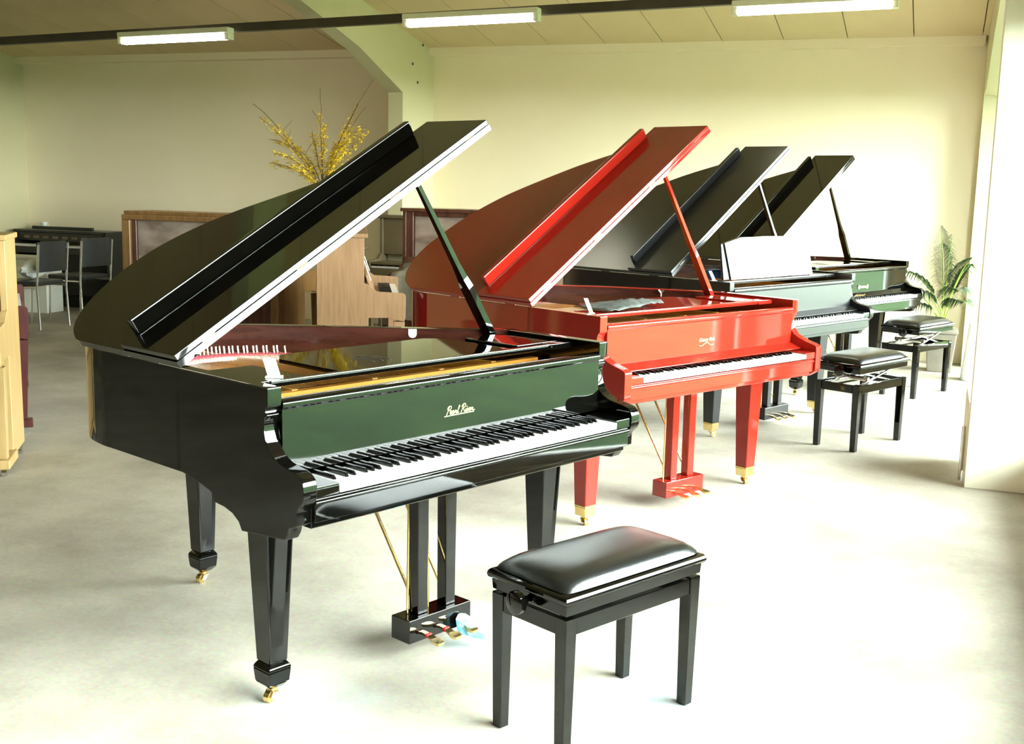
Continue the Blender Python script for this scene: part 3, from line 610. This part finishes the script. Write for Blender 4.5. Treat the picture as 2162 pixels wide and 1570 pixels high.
# blue plastic wrap by the pedals of the near piano
wr_ = MB(); rows = 7
random.seed(3)
for i in range(rows + 1):
    f = i / rows; cx = 0.838 + 0.05 * f; cy = 0.253 - 0.10 * f
    for k in range(10):
        a = 2 * math.pi * k / 10; r_ = (0.034 if f < 0.6 else 0.034 * (1.5 - f)) * random.uniform(0.75, 1.2)
        wr_.v.append((cx + r_ * math.cos(a) * 0.9, cy + 0.01 * math.cos(a), 0.040 + r_ * math.sin(a) * 1.0 * (1 - 0.4 * f) + 0.034 * (1 - f)))
for i in range(rows):
    for k in range(10): wr_.f.append((i * 10 + k, i * 10 + (k + 1) % 10, (i + 1) * 10 + (k + 1) % 10, (i + 1) * 10 + k)); wr_.mi.append(0)
wr_.f += [tuple(range(10))[::-1], tuple(range(rows * 10, rows * 10 + 10))]; wr_.mi += [0, 0]
wro = wr_.build('pedal_wrap', BLUEFILM, p1, label='crumpled pale blue plastic wrap on the right pedal')

# ------------------------------------------------------------------ benches
def bench(label, loc, rz, lift, m, knob_v):
    L, D, H = 0.572, 0.298, 0.408
    t = thing('piano_bench', label, 'bench', loc, rz)
    for (u, v, su, sv) in ((0, 0, 1, 1), (L, 0, -1, 1), (0, D, 1, -1), (L, D, -1, -1)):
        b = MB(); a0, a1 = 0.0, 0.044; c0, c1 = 0.006, 0.040
        def cn(e0, e1, z): return [(u + su * e0, v + sv * e0, z), (u + su * e1, v + sv * e0, z), (u + su * e1, v + sv * e1, z), (u + su * e0, v + sv * e1, z)]
        b.hexa(cn(c0, c1, 0.0), cn(a0, a1, H))
        b.build('leg', m, t, 0.0025, 1)
    for (x0, x1, y0, y1) in ((0.045, L - 0.045, 0.004, 0.024), (0.045, L - 0.045, D - 0.024, D - 0.004), (0.004, 0.024, 0.045, D - 0.045), (L - 0.024, L - 0.004, 0.045, D - 0.045)):
        MB().box(x0, x1, y0, y1, H - 0.052, H - 0.003).build('apron', m, t, 0.002, 1)
    z0 = H + 0.006 + lift
    sb = MB(); e = 0.004
    rings = [(0.006, z0), (0.002, z0 + 0.003), (0.000, z0 + 0.030), (-0.004, z0 + 0.033), (-0.008, z0 + 0.037), (-0.0105, z0 + 0.043), (-0.0105, z0 + 0.049), (-0.008, z0 + 0.056), (-0.003, z0 + 0.061), (0.004, z0 + 0.0635), (0.010, z0 + 0.064)]
    for (e0, a), (e1, b_) in zip(rings, rings[1:]):
        sb.hexa([(e0, e0, a), (L - e0, e0, a), (L - e0, D - e0, a), (e0, D - e0, a)], [(e1, e1, b_), (L - e1, e1, b_), (L - e1, D - e1, b_), (e1, D - e1, b_)])
    seat = sb.build('seat_box', m, t, 0.0, angle=70)
    cu = MB(); N, K = 18, 12; zt = z0 + 0.0642
    for j in range(K + 1):
        for i in range(N + 1):
            f, g = i / N * 2 - 1, j / K * 2 - 1
            f = math.copysign(1 - (1 - abs(f)) ** 1.6, f); g = math.copysign(1 - (1 - abs(g)) ** 1.6, g)
            h = (max(0, 1 - abs(f) ** 7) * max(0, 1 - abs(g) ** 5)) ** 0.5
            rx = 1 - 0.02 * (abs(g) ** 8); ry = 1 - 0.035 * (abs(f) ** 8)
            cu.v.append((L / 2 + f * rx * (L / 2 - 0.001), D / 2 + g * ry * (D / 2 - 0.001), zt + 0.042 * h))
    for j in range(K):
        for i in range(N): a = j * (N + 1) + i; cu.f.append((a, a + 1, a + N + 2, a + N + 1)); cu.mi.append(0)
    cu.add([(0.008, 0.008, zt), (L - 0.008, 0.008, zt), (L - 0.008, D - 0.008, zt), (0.008, D - 0.008, zt)], [(3, 2, 1, 0)])
    cu.build('cushion', LEATHER, t, angle=60)
    kz = z0 + (0.012 if lift == 0 else 0.018)
    for s, u in ((-1, 0.0), (1, L)):
        kn = MB(); kn.tube([(u + s * 0.0048, knob_v, kz), (u + s * 0.030, knob_v, kz)], 0.011, 14)
        kn.tube([(u + s * 0.030, knob_v, kz), (u + s * 0.034, knob_v, kz), (u + s * 0.052, knob_v, kz), (u + s * 0.056, knob_v, kz)], [0.026, 0.033, 0.033, 0.028], 22)
        kn.build('height_knob', m, t, angle=40)
    if lift:
        for v in (0.05, D - 0.05):
            MB().hexa([(0.05, v - 0.006, H - 0.02), (0.09, v - 0.006, H - 0.02), (0.09, v + 0.006, H - 0.02), (0.05, v + 0.006, H - 0.02)], [(L - 0.09, v - 0.006, z0), (L - 0.05, v - 0.006, z0), (L - 0.05, v + 0.006, z0), (L - 0.09, v + 0.006, z0)]).build('scissor_arm', STEEL, t)
            MB().hexa([(L - 0.09, v + 0.008, H - 0.02), (L - 0.05, v + 0.008, H - 0.02), (L - 0.05, v + 0.018, H - 0.02), (L - 0.09, v + 0.018, H - 0.02)], [(0.05, v + 0.008, z0), (0.09, v + 0.008, z0), (0.09, v + 0.018, z0), (0.05, v + 0.018, z0)]).build('scissor_arm', STEEL, t)
        MB().tube([(0.02, D / 2, H + lift * 0.4), (L - 0.02, D / 2, H + lift * 0.4)], 0.008, 10).build('spindle', STEEL, t)
        MB().tube([(0.16, 0.03, H + 0.02), (0.16, D - 0.03, H + 0.02)], 0.014, 10).build('cross_bar', STEEL, t)
        MB().box(0.0241, L - 0.0241, 0.0251, 0.05, H - 0.03, H - 0.018).build('mechanism_rail', STEEL, t)
        MB().box(0.0241, L - 0.0241, D - 0.05, D - 0.0251, H - 0.03, H - 0.018).build('mechanism_rail', STEEL, t)
    return t
bench('low black leather piano bench in the foreground, seat wound right down', (-0.848, 2.774, 0), R(62.87), 0.0, BLACK, 0.15)
bench('black piano bench by the satin grand, seat wound up', (-0.369, 7.015, 0), R(63.51), 0.060, BLACK, 0.11)
bench('black piano bench by the farthest grand, beside the palm', (-0.072, 9.091, 0), R(65.02), 0.075, BLACK, 0.11)

# ------------------------------------------------------------------ upright pianos
def upright(label, loc, rz, wood, w=1.48, h=1.2, d=0.36, kd=0.26, upper=None, lower=None, frame_front=False, lid_open=True, stand=False, back=False):
    """front faces -y, origin at the back middle on the floor"""
    t = thing('upright_piano', label, 'upright piano', loc, rz)
    for s in (-1, 1):
        xa, xb = (-w / 2, -w / 2 + 0.035) if s < 0 else (w / 2 - 0.035, w / 2)
        side = [(0, 0.06), (-d, 0.06), (-d, 0.60), (-d - kd * 0.55, 0.60), (-d - kd * 0.62, 0.59), (-d - kd + 0.01, 0.575), (-d - kd, 0.60), (-d - kd, 0.76), (-d - kd + 0.015, 0.775), (-d - 0.06, 0.785), (-d + 0.0, 0.83), (-d + 0.03, 0.84), (-d + 0.03, h - 0.03), (0, h - 0.03)]
        MB().prism(side, 'x', xa, xb).build('side_panel', wood, t, 0.003, 1)
        lg = MB(); xm = (xa + xb) / 2
        lg.hexa([(xm - 0.03, -d - kd + 0.005, 0.575), (xm + 0.03, -d - kd + 0.005, 0.575), (xm + 0.03, -d - kd + 0.085, 0.575), (xm - 0.03, -d - kd + 0.085, 0.575)], [(xm - 0.022, -d - kd + 0.03, 0.095), (xm + 0.022, -d - kd + 0.03, 0.095), (xm + 0.022, -d - kd + 0.075, 0.095), (xm - 0.022, -d - kd + 0.075, 0.095)])
        lg.build('leg', wood, t, 0.002, 1)
        toe = MB().box(xm - 0.035, xm + 0.035, -d - kd, -d + 0.02, 0.045, 0.0945).build('toe_block', wood, t, 0.004, 1)
        c_ = MB(); c_.tube([(xm - 0.012, -d - kd + 0.05, 0.022), (xm + 0.012, -d - kd + 0.05, 0.022)], 0.022, 16); c_.box(xm - 0.015, xm + 0.015, -d - kd + 0.035, -d - kd + 0.065, 0.03, 0.045)
        c_.build('caster', CHROME, toe)
        b_ = MB(); b_.tube([(xm - 0.012, -0.06, 0.022), (xm + 0.012, -0.06, 0.022)], 0.022, 16); b_.box(xm - 0.015, xm + 0.015, -0.08, -0.04, 0.03, 0.0595); b_.build('caster', CHROME, t)
    MB().box(-w / 2 - 0.012, w / 2 + 0.012, -d - 0.0 + 0.005, 0.01, h - 0.0298, h).build('top_lid', wood, t, 0.005, 2)
    i = w / 2 - 0.0352
    if back:
        for s in (-1, 1):
            xo = s * w / 2; MB().box(min(xo, xo - s * 0.085), max(xo, xo - s * 0.085), 0.0005, 0.06, 0.06, h - 0.075).build('back_stile', wood, t, 0.006, 1)
            xi = xo - s * 0.0855; MB().box(min(xi, xi - s * 0.05), max(xi, xi - s * 0.05), 0.0005, 0.035, 0.06, h - 0.075).build('back_post', MAHOG, t, 0.004, 1)
        MB().box(-w / 2, w / 2, 0.0005, 0.06, h - 0.0745, h - 0.03).build('back_rail', wood, t, 0.006, 1)
        MB().box(-w / 2 + 0.136, w / 2 - 0.136, 0.0005, 0.012, 0.62, h - 0.075).build('film_panel', upper, t)
        MB().box(-w / 2 + 0.136, w / 2 - 0.136, 0.0005, 0.02, 0.10, 0.6195).build('lower_back_board', lower, t)
        for x in (0.10, 0.48): MB().box(x - 0.035, x + 0.035, 0.0205, 0.055, 0.10, 0.6195).build('back_post', lower, t, 0.003, 1)
    if frame_front:
        uf = MB(); uf.box(-i, -i + 0.07, -d + 0.034, -d + 0.06, 0.84, h - 0.03); uf.box(i - 0.07, i, -d + 0.034, -d + 0.06, 0.84, h - 0.03); uf.box(-i + 0.0701, i - 0.0701, -d + 0.034, -d + 0.06, h - 0.07, h - 0.03)
        uf.build('panel_frame', wood, t, 0.004, 1)
        MB().box(-i + 0.0701, i - 0.0701, -d + 0.07, -d + 0.085, 0.80, h - 0.0701).build('upper_panel', upper or wood, t)
    else:
        MB().box(-i, i, -d + 0.045, -d + 0.065, 0.83, h - 0.03).build('upper_panel', upper or wood, t, 0.002, 1)
    MB().box(-i, i, -d + 0.02, -d + 0.04, 0.11, 0.60).build('lower_panel', lower or wood, t, 0.002, 1)
    MB().box(-i, i, -d + 0.0, -0.02, 0.06, 0.10).build('bottom_board', wood, t)
    MB().box(-i, i, -0.03, -0.004, 0.10, h - 0.03).build('back_panel', wood, t)
    kb = MB().box(-i, i, -d - kd + 0.015, -d + 0.04, 0.605, 0.70).build('key_bed', wood, t, 0.003, 1)
    ky = MB(); [ky.box(-0.61 + k * 1.22 / 52 + 0.0006, -0.61 + (k + 1) * 1.22 / 52 - 0.0006, -d - kd + 0.03, -d - kd + 0.17, 0.705, 0.725) for k in range(52)]; ky.build('white_keys', WHITEKEY, kb, kind='stuff', smooth=False)
    kk = MB(); [kk.box(-0.61 + (k + 1) * 1.22 / 52 - 0.005, -0.61 + (k + 1) * 1.22 / 52 + 0.005, -d - kd + 0.08, -d - kd + 0.17, 0.7255, 0.736) for k in range(51) if 'ABCDEFG'[k % 7] in 'ACDFG']; kk.build('black_keys', BLACKKEY, kb, kind='stuff', smooth=False)
    if lid_open:
        MB().hexa([(-i, -d - 0.055, 0.735), (i, -d - 0.055, 0.735), (i, -d - 0.035, 0.735), (-i, -d - 0.035, 0.735)], [(-i, -d + 0.01, 0.90), (i, -d + 0.01, 0.90), (i, -d + 0.025, 0.90), (-i, -d + 0.025, 0.90)]).build('fallboard', MAHOG if wood is MAHOG else wood, t, 0.002, 1)
    else:
        MB().box(-i, i, -d - kd + 0.02, -d + 0.03, 0.74, 0.765).build('fallboard', wood, t, 0.004, 1)
    if stand:
        ms = MB()
        for x in (0.45, 0.52, -0.45): ms.tube([(x, -d - 0.02, 0.84), (x, -d + 0.035, 1.0)], 0.003, 8)
        ms.tube([(-0.5, -d + 0.03, 1.01), (0.6, -d + 0.03, 1.01)], 0.006, 8); ms.tube([(0.6, -d - 0.02, 1.02), (0.6, -d + 0.04, 1.0)], 0.006, 8)
        ms.build('music_stand', CHROME, t)
    return t
def place(anchor, rz, lx, ly):
    """position so that local point (lx, ly) falls on anchor"""
    return (anchor[0] - lx * math.cos(rz) + ly * math.sin(rz), anchor[1] - lx * math.sin(rz) - ly * math.cos(rz), 0)
a1 = R(34.8)
upright('pale pine upright piano cut by the left edge of the frame', place((-4.75, 4.98), a1, 0.74, 0.0), a1, PINE, h=1.235, d=0.36, kd=0.25, lid_open=False)
a2 = R(134)
upright('maroon upright piano half hidden behind the pale pine one', place((-5.06, 5.38), a2, -0.70, -0.62), a2, MAROON, h=1.16)
upright('light oak upright piano seen from its side, a vase on top', place((-4.03, 7.0), R(118), -0.74, 0.0), R(118), OAK, h=1.19, d=0.36, kd=0.26, stand=True)
upright('brown wood-framed upright turned back to front, film over its back, behind the near grand', (-5.83, 8.22, 0), R(180), FRAMEWOOD, w=1.56, h=1.255, upper=FILM, lower=MAHOG, back=True)
up5 = upright('dark mahogany upright in wrinkled plastic film, behind the red grand', (-3.70, 9.55, 0), R(0), MAHOG, w=1.48, h=1.325, upper=FILM, frame_front=True)
# a loose sheet of film hanging over its keyboard
fs = MB(); N, K = 20, 10; random.seed(11)
path = [(-0.33, 0.86), (-0.40, 0.80), (-0.50, 0.775), (-0.60, 0.765), (-0.633, 0.74), (-0.640, 0.68), (-0.642, 0.60), (-0.648, 0.52), (-0.640, 0.45), (-0.650, 0.40), (-0.645, 0.36)]
for (y, z) in path:
    for i in range(N + 1): fs.v.append((-0.70 + 1.40 * i / N, y - random.uniform(0.002, 0.016), z + random.uniform(0.008, 0.02)))
for j in range(len(path) - 1):
    for i in range(N): a = j * (N + 1) + i; fs.f.append((a, a + 1, a + N + 2, a + N + 1)); fs.mi.append(0)
fo = fs.build('plastic_film', FILMG, up5); fo.modifiers.new('thickness', 'SOLIDIFY').thickness = 0.002
upright('grey-brown upright standing left of the film-wrapped mahogany one', (-4.62, 10.75, 0), R(0), TAUPE, w=1.30, h=1.22, lid_open=False)

# vase of forsythia on the oak piano
vs_ = thing('forsythia_vase', 'vase of yellow forsythia branches on the light oak upright', 'vase', (-4.33, 7.62, 1.19))
MB().lathe([(0.05, 0.0), (0.062, 0.03), (0.072, 0.12), (0.058, 0.20), (0.040, 0.25), (0.046, 0.29), (0.040, 0.29), (0.034, 0.25)], 0, 0, 24).build('vase_body', VASE, vs_)
random.seed(21)
tips = [(-0.66, 0.72, 0.05), (-0.56, 0.60, -0.1), (-0.50, 0.42, 0.1), (-0.44, 0.30, -0.1), (-0.52, 0.22, 0.05), (-0.32, 0.36, 0.15), (-0.12, 0.50, 0.1), (-0.02, 0.86, 0.0), (0.04, 0.55, -0.1), (0.12, 0.42, 0.12), (0.34, 0.74, 0.05), (0.42, 0.70, -0.1), (0.48, 0.94, 0.05), (0.36, 0.56, 0.1), (0.30, 0.42, -0.1), (0.44, 0.52, 0.1), (-0.24, 0.20, -0.2), (0.26, 0.30, -0.2)]
ex, ey = math.cos(YAW), math.sin(YAW)
for (a, b, c_) in tips:
    a *= 0.78; b = b * 0.86 + 0.02
    pts = []
    for k in range(9):
        f = k / 8; s = a * f ** 1.15; dd = c_ * f; z = 0.27 + b * (f ** 0.85 if abs(a) < 0.2 else (f * 1.25 - 0.25 * f * f) if b > 0.4 else (1.9 * f - 0.9 * f * f))
        pts.append((s * ex - dd * ey + random.uniform(-.006, .006), s * ey + dd * ex + random.uniform(-.006, .006), z))
    br = MB(); br.tube(pts, [0.0045 - 0.0003 * k for k in range(9)], 6)
    if b > 0.3:
        p = Vector(pts[5]); br.tube([p, p + Vector((random.uniform(-.08, .08), 0.02, random.uniform(.05, .10)))], 0.0018, 5)
    bo = br.build('branch', TWIG, vs_)
    fl = MB(); nfl = 90 if b < 0.6 else 60
    for k in range(nfl):
        f = random.uniform(0.22, 0.72 if b > 0.6 else 0.97); x = f * 8; i0 = min(7, int(x)); p = Vector(pts[i0]).lerp(Vector(pts[i0 + 1]), x - i0)
        p += Vector((random.gauss(0, 0.012), random.gauss(0, 0.012), random.gauss(0, 0.012)))
        for q in range(4):
            an = q * math.pi / 2 + random.random(); d1 = Vector((math.cos(an), math.sin(an), random.uniform(-.6, .6))).normalized(); d2 = d1.cross(Vector((random.random(), random.random(), 1))).normalized()
            L_ = random.uniform(0.014, 0.024)
            fl.add([p, p + d1 * L_ * 0.5 + d2 * L_ * 0.28, p + d1 * L_, p + d1 * L_ * 0.5 - d2 * L_ * 0.28], [(0, 1, 2, 3)])
    fl.build('blossoms', BLOOM, bo, smooth=False, kind='stuff')

# ------------------------------------------------------------------ organ corner
og = thing('home_organ', 'black two-tier home organ against the back wall, far left', 'organ', (-9.66, 11.24, 0))
def ob(n, x0, x1, y0, y1, z0, z1, m=ORGAN, bv=0.004): return MB().box(x0, x1, y0, y1, z0, z1).build(n, m, og, bv, 1)
for s, (xa, xb) in enumerate(((-0.70, -0.66), (0.62, 0.66))):
    MB().prism([(0, 0.0), (-0.42, 0.0), (-0.42, 0.05), (-0.36, 0.10), (-0.36, 0.62), (-0.62, 0.66), (-0.62, 0.76), (-0.44, 0.80), (-0.40, 0.90), (0, 0.90)], 'x', xa, xb).build('side_panel', ORGAN, og, 0.004, 1)
ob('top', -0.6598, 0.6198, -0.40, 0.0, 0.87, 0.90); ob('music_rest', -0.60, 0.30, -0.20, -0.17, 0.9002, 0.935); ob('console', -0.6598, 0.6198, -0.38, -0.02, 0.77, 0.8698); ob('key_bed', -0.6598, 0.6198, -0.60, -0.04, 0.64, 0.715)
ob('back_board', -0.6598, 0.6198, -0.05, -0.01, 0.10, 0.64); ob('pedal_board', -0.55, 0.45, -0.36, -0.06, 0.0, 0.10)
kmb = MB(); [kmb.box(-0.62 + k * 0.026 + 0.0008, -0.62 + (k + 1) * 0.026 - 0.0008, -0.585, -0.45, 0.7155, 0.738) for k in range(40)]; kmb.build('white_keys', WHITEKEY, og, kind='stuff', smooth=False)
tb = MB(); [tb.box(-0.55 + k * 0.14, -0.55 + k * 0.14 + 0.08, -0.386, -0.3805, 0.80, 0.83) for k in range(8)]; tb.build('tab_switches', TAUPE, og, kind='stuff')
cup = thing('white_cup', 'small white cup on top of the black home organ', 'cup', (-10.17, 11.155, 0.9015))
MB().lathe([(0.028, 0), (0.034, 0.01), (0.04, 0.075), (0.036, 0.075), (0.03, 0.012)], 0, 0, 20).build('cup_body', WHITEPLASTIC, cup)
MB().tube([(0.038, 0, 0.06), (0.058, 0, 0.055), (0.058, 0, 0.03), (0.036, 0, 0.02)], 0.005, 8).build('cup_handle', WHITEPLASTIC, cup)
wb = thing('white_crate', 'white box standing under the organ behind the chairs', 'box', (-9.70, 10.36, 0), R(4))
MB().box(-0.34, 0.34, -0.14, 0.14, 0.0, 0.60).build('box_body', WHITEPLASTIC, wb, 0.006, 1); MB().box(-0.35, 0.35, -0.15, 0.15, 0.6002, 0.63).build('box_lid', PAPER, wb, 0.006, 1)
def chair(label, loc, rz):
    """back at -y, faces +y"""
    t = thing('visitor_chair', label, 'chair', loc, rz)
    for s in (-1, 1):
        MB().tube([(s * 0.23, -0.24, 0.0), (s * 0.23, -0.22, 0.42), (s * 0.23, -0.26, 0.86)], 0.011, 10).build('rear_leg', CHROME, t)
        MB().tube([(s * 0.23, 0.22, 0.0), (s * 0.23, 0.20, 0.40), (s * 0.23, 0.17, 0.425), (s * 0.23, -0.21, 0.425)], 0.011, 10).build('front_leg', CHROME, t)
    MB().tube([(-0.23, 0.19, 0.40), (0.23, 0.19, 0.40)], 0.009, 8).build('stretcher', CHROME, t)
    MB().box(-0.22, 0.22, -0.20, 0.24, 0.437, 0.485).build('seat', SEATBLK, t, 0.015, 2)
    bk = MB(); N = 8
    for z in (0.58, 0.88):
        for i in range(N + 1):
            f = i / N * 2 - 1; bk.v.append((f * 0.218, -0.262 - 0.02 * (1 - f * f) + 0.015, z))
        for i in range(N + 1):
            f = i / N * 2 - 1; bk.v.append((f * 0.218, -0.235 - 0.02 * (1 - f * f) + 0.015, z))
    S = 2 * (N + 1)
    for i in range(N):
        bk.f += [(i, i + 1, S + i + 1, S + i), (N + 1 + i, S + N + 1 + i, S + N + 2 + i, N + 2 + i), (i, N + 1 + i, N + 2 + i, i + 1), (S + i, S + i + 1, S + N + 2 + i, S + N + 1 + i)]; bk.mi += [0] * 4
    bk.f += [(0, S, S + N + 1, N + 1), (N, 2 * N + 1, S + 2 * N + 1, S + N)]; bk.mi += [0, 0]
    bk.build('backrest', SEATBLK, t, 0.006, 2)
    return t
ch1 = chair('chrome chair with black backrest, nearer of two by the organ', (-8.64, 9.28, 0), R(95))
ch2 = chair('chrome chair with black backrest, farther one at the organ keys', (-8.76, 10.10, 0), R(88))
random.seed(8)
bag = MB(); rows = 8
for i in range(rows + 1):
    f = i / rows
    for k in range(14):
        a = 2 * math.pi * k / 14; r_ = (0.03 + 0.15 * math.sin(math.pi * min(1, f * 1.05)) ** 0.7) * random.uniform(0.8, 1.15)
        bag.v.append((r_ * 1.05 * math.cos(a), r_ * 0.6 * math.sin(a), 0.002 + 0.20 * f))
for i in range(rows):
    for k in range(14): bag.f.append((i * 14 + k, i * 14 + (k + 1) % 14, (i + 1) * 14 + (k + 1) % 14, (i + 1) * 14 + k)); bag.mi.append(0)
bag.f += [tuple(range(14))[::-1], tuple(range(rows * 14, rows * 14 + 14))]; bag.mi += [0, 0]
bgo = bag.build('plastic_bag', WHITEPLASTIC); a = ch1.rotation_euler.z
bgo.location = (ch1.location.x + 0.07 * math.cos(a) - 0.05 * math.sin(a), ch1.location.y + 0.07 * math.sin(a) + 0.05 * math.cos(a), 0.486); bgo.rotation_euler = (0, 0, a)
tag(bgo, 'crumpled white plastic bag on the seat of the nearer chrome chair', 'bag')

# ------------------------------------------------------------------ palm corner
pm_ = thing('potted_palm', 'green potted palm in a grey planter in the right back corner', 'palm', (0.10, 10.72, 0))
pt = MB(); pt.hexa([(-0.10, -0.10, 0), (0.10, -0.10, 0), (0.10, 0.10, 0), (-0.10, 0.10, 0)], [(-0.125, -0.125, 0.34), (0.125, -0.125, 0.34), (0.125, 0.125, 0.34), (-0.125, 0.125, 0.34)])
pt.box(-0.135, 0.135, -0.135, 0.135, 0.3402, 0.37); pot = pt.build('planter', POTGREY, pm_, 0.006, 1)
MB().lathe([(0.10, 0.3702), (0.095, 0.385), (0.04, 0.395)], 0, 0, 20).build('soil', SOIL, pot)
random.seed(17)
def frond(dx, dy, rise, reach, droop):
    pts = []; base = Vector((random.uniform(-.02, .02), random.uniform(-.02, .02), 0.39))
    for k in range(13):
        f = k / 12; pts.append(base + Vector((dx * reach * f ** 1.4, dy * reach * f ** 1.4, rise * (f - droop * f ** 2.6))))
    s = MB().tube(pts, [0.008 - 0.0005 * k for k in range(13)], 6).build('stalk', STALK, pm_)
    lf = MB()
    for k in range(40):
        f = 0.36 + 0.63 * k / 39; x = f * 12; i0 = min(11, int(x)); p = pts[i0].lerp(pts[i0 + 1], x - i0); tg = (pts[i0 + 1] - pts[i0]).normalized()
        sd = tg.cross(Vector((0, 0, 1))).normalized()
        for s_ in (-1, 1):
            L_ = 0.24 * math.sin(math.pi * (0.18 + 0.80 * (f - 0.3) / 0.7)) * random.uniform(0.85, 1.1); d = (sd * s_ * 0.75 + tg * 0.75 + Vector((0, 0, -0.02))).normalized()
            wv = d.cross(Vector((0, 0, 1))).normalized() * 0.0048
            m1 = p + d * L_ * 0.5 + Vector((0, 0, 0.006)); e = p + d * L_ + Vector((0, 0, -0.10 * L_ / 0.2 * random.uniform(0.5, 1.3)))
            lf.add([p - wv * 0.4, p + wv * 0.4, m1 + wv, m1 - wv, e], [(0, 1, 2, 3), (3, 2, 4)])
    lf.build('leaflets', LEAF, s, smooth=False, kind='stuff')
for dx, dy, rise, reach, droop in ((-0.35, -0.6, 0.98, 0.22, 0.10), (-0.9, -0.4, 0.86, 0.48, 0.45), (-1.0, 0.1, 0.66, 0.50, 0.50), (0.5, -0.9, 0.84, 0.36, 0.25), (0.2, -1.0, 0.72, 0.50, 0.5), (0.6, -0.3, 0.80, 0.30, 0.3), (-0.7, -0.8, 0.68, 0.55, 0.55), (-0.2, 0.4, 0.90, 0.24, 0.2), (-0.9, -0.7, 0.48, 0.50, 0.60), (0.35, -1.0, 0.52, 0.40, 0.5), (0.1, -0.5, 0.92, 0.25, 0.12)):
    frond(dx, dy, rise, reach, droop)
wp = thing('white_pot', 'tall white tapered pot behind the white pilaster', 'pot', (0.37, 10.30, 0))
MB().lathe([(0.095, 0.0), (0.10, 0.02), (0.062, 0.46), (0.066, 0.48), (0.056, 0.48), (0.052, 0.44)], 0, 0, 28).build('pot_body', POTWHITE, wp)
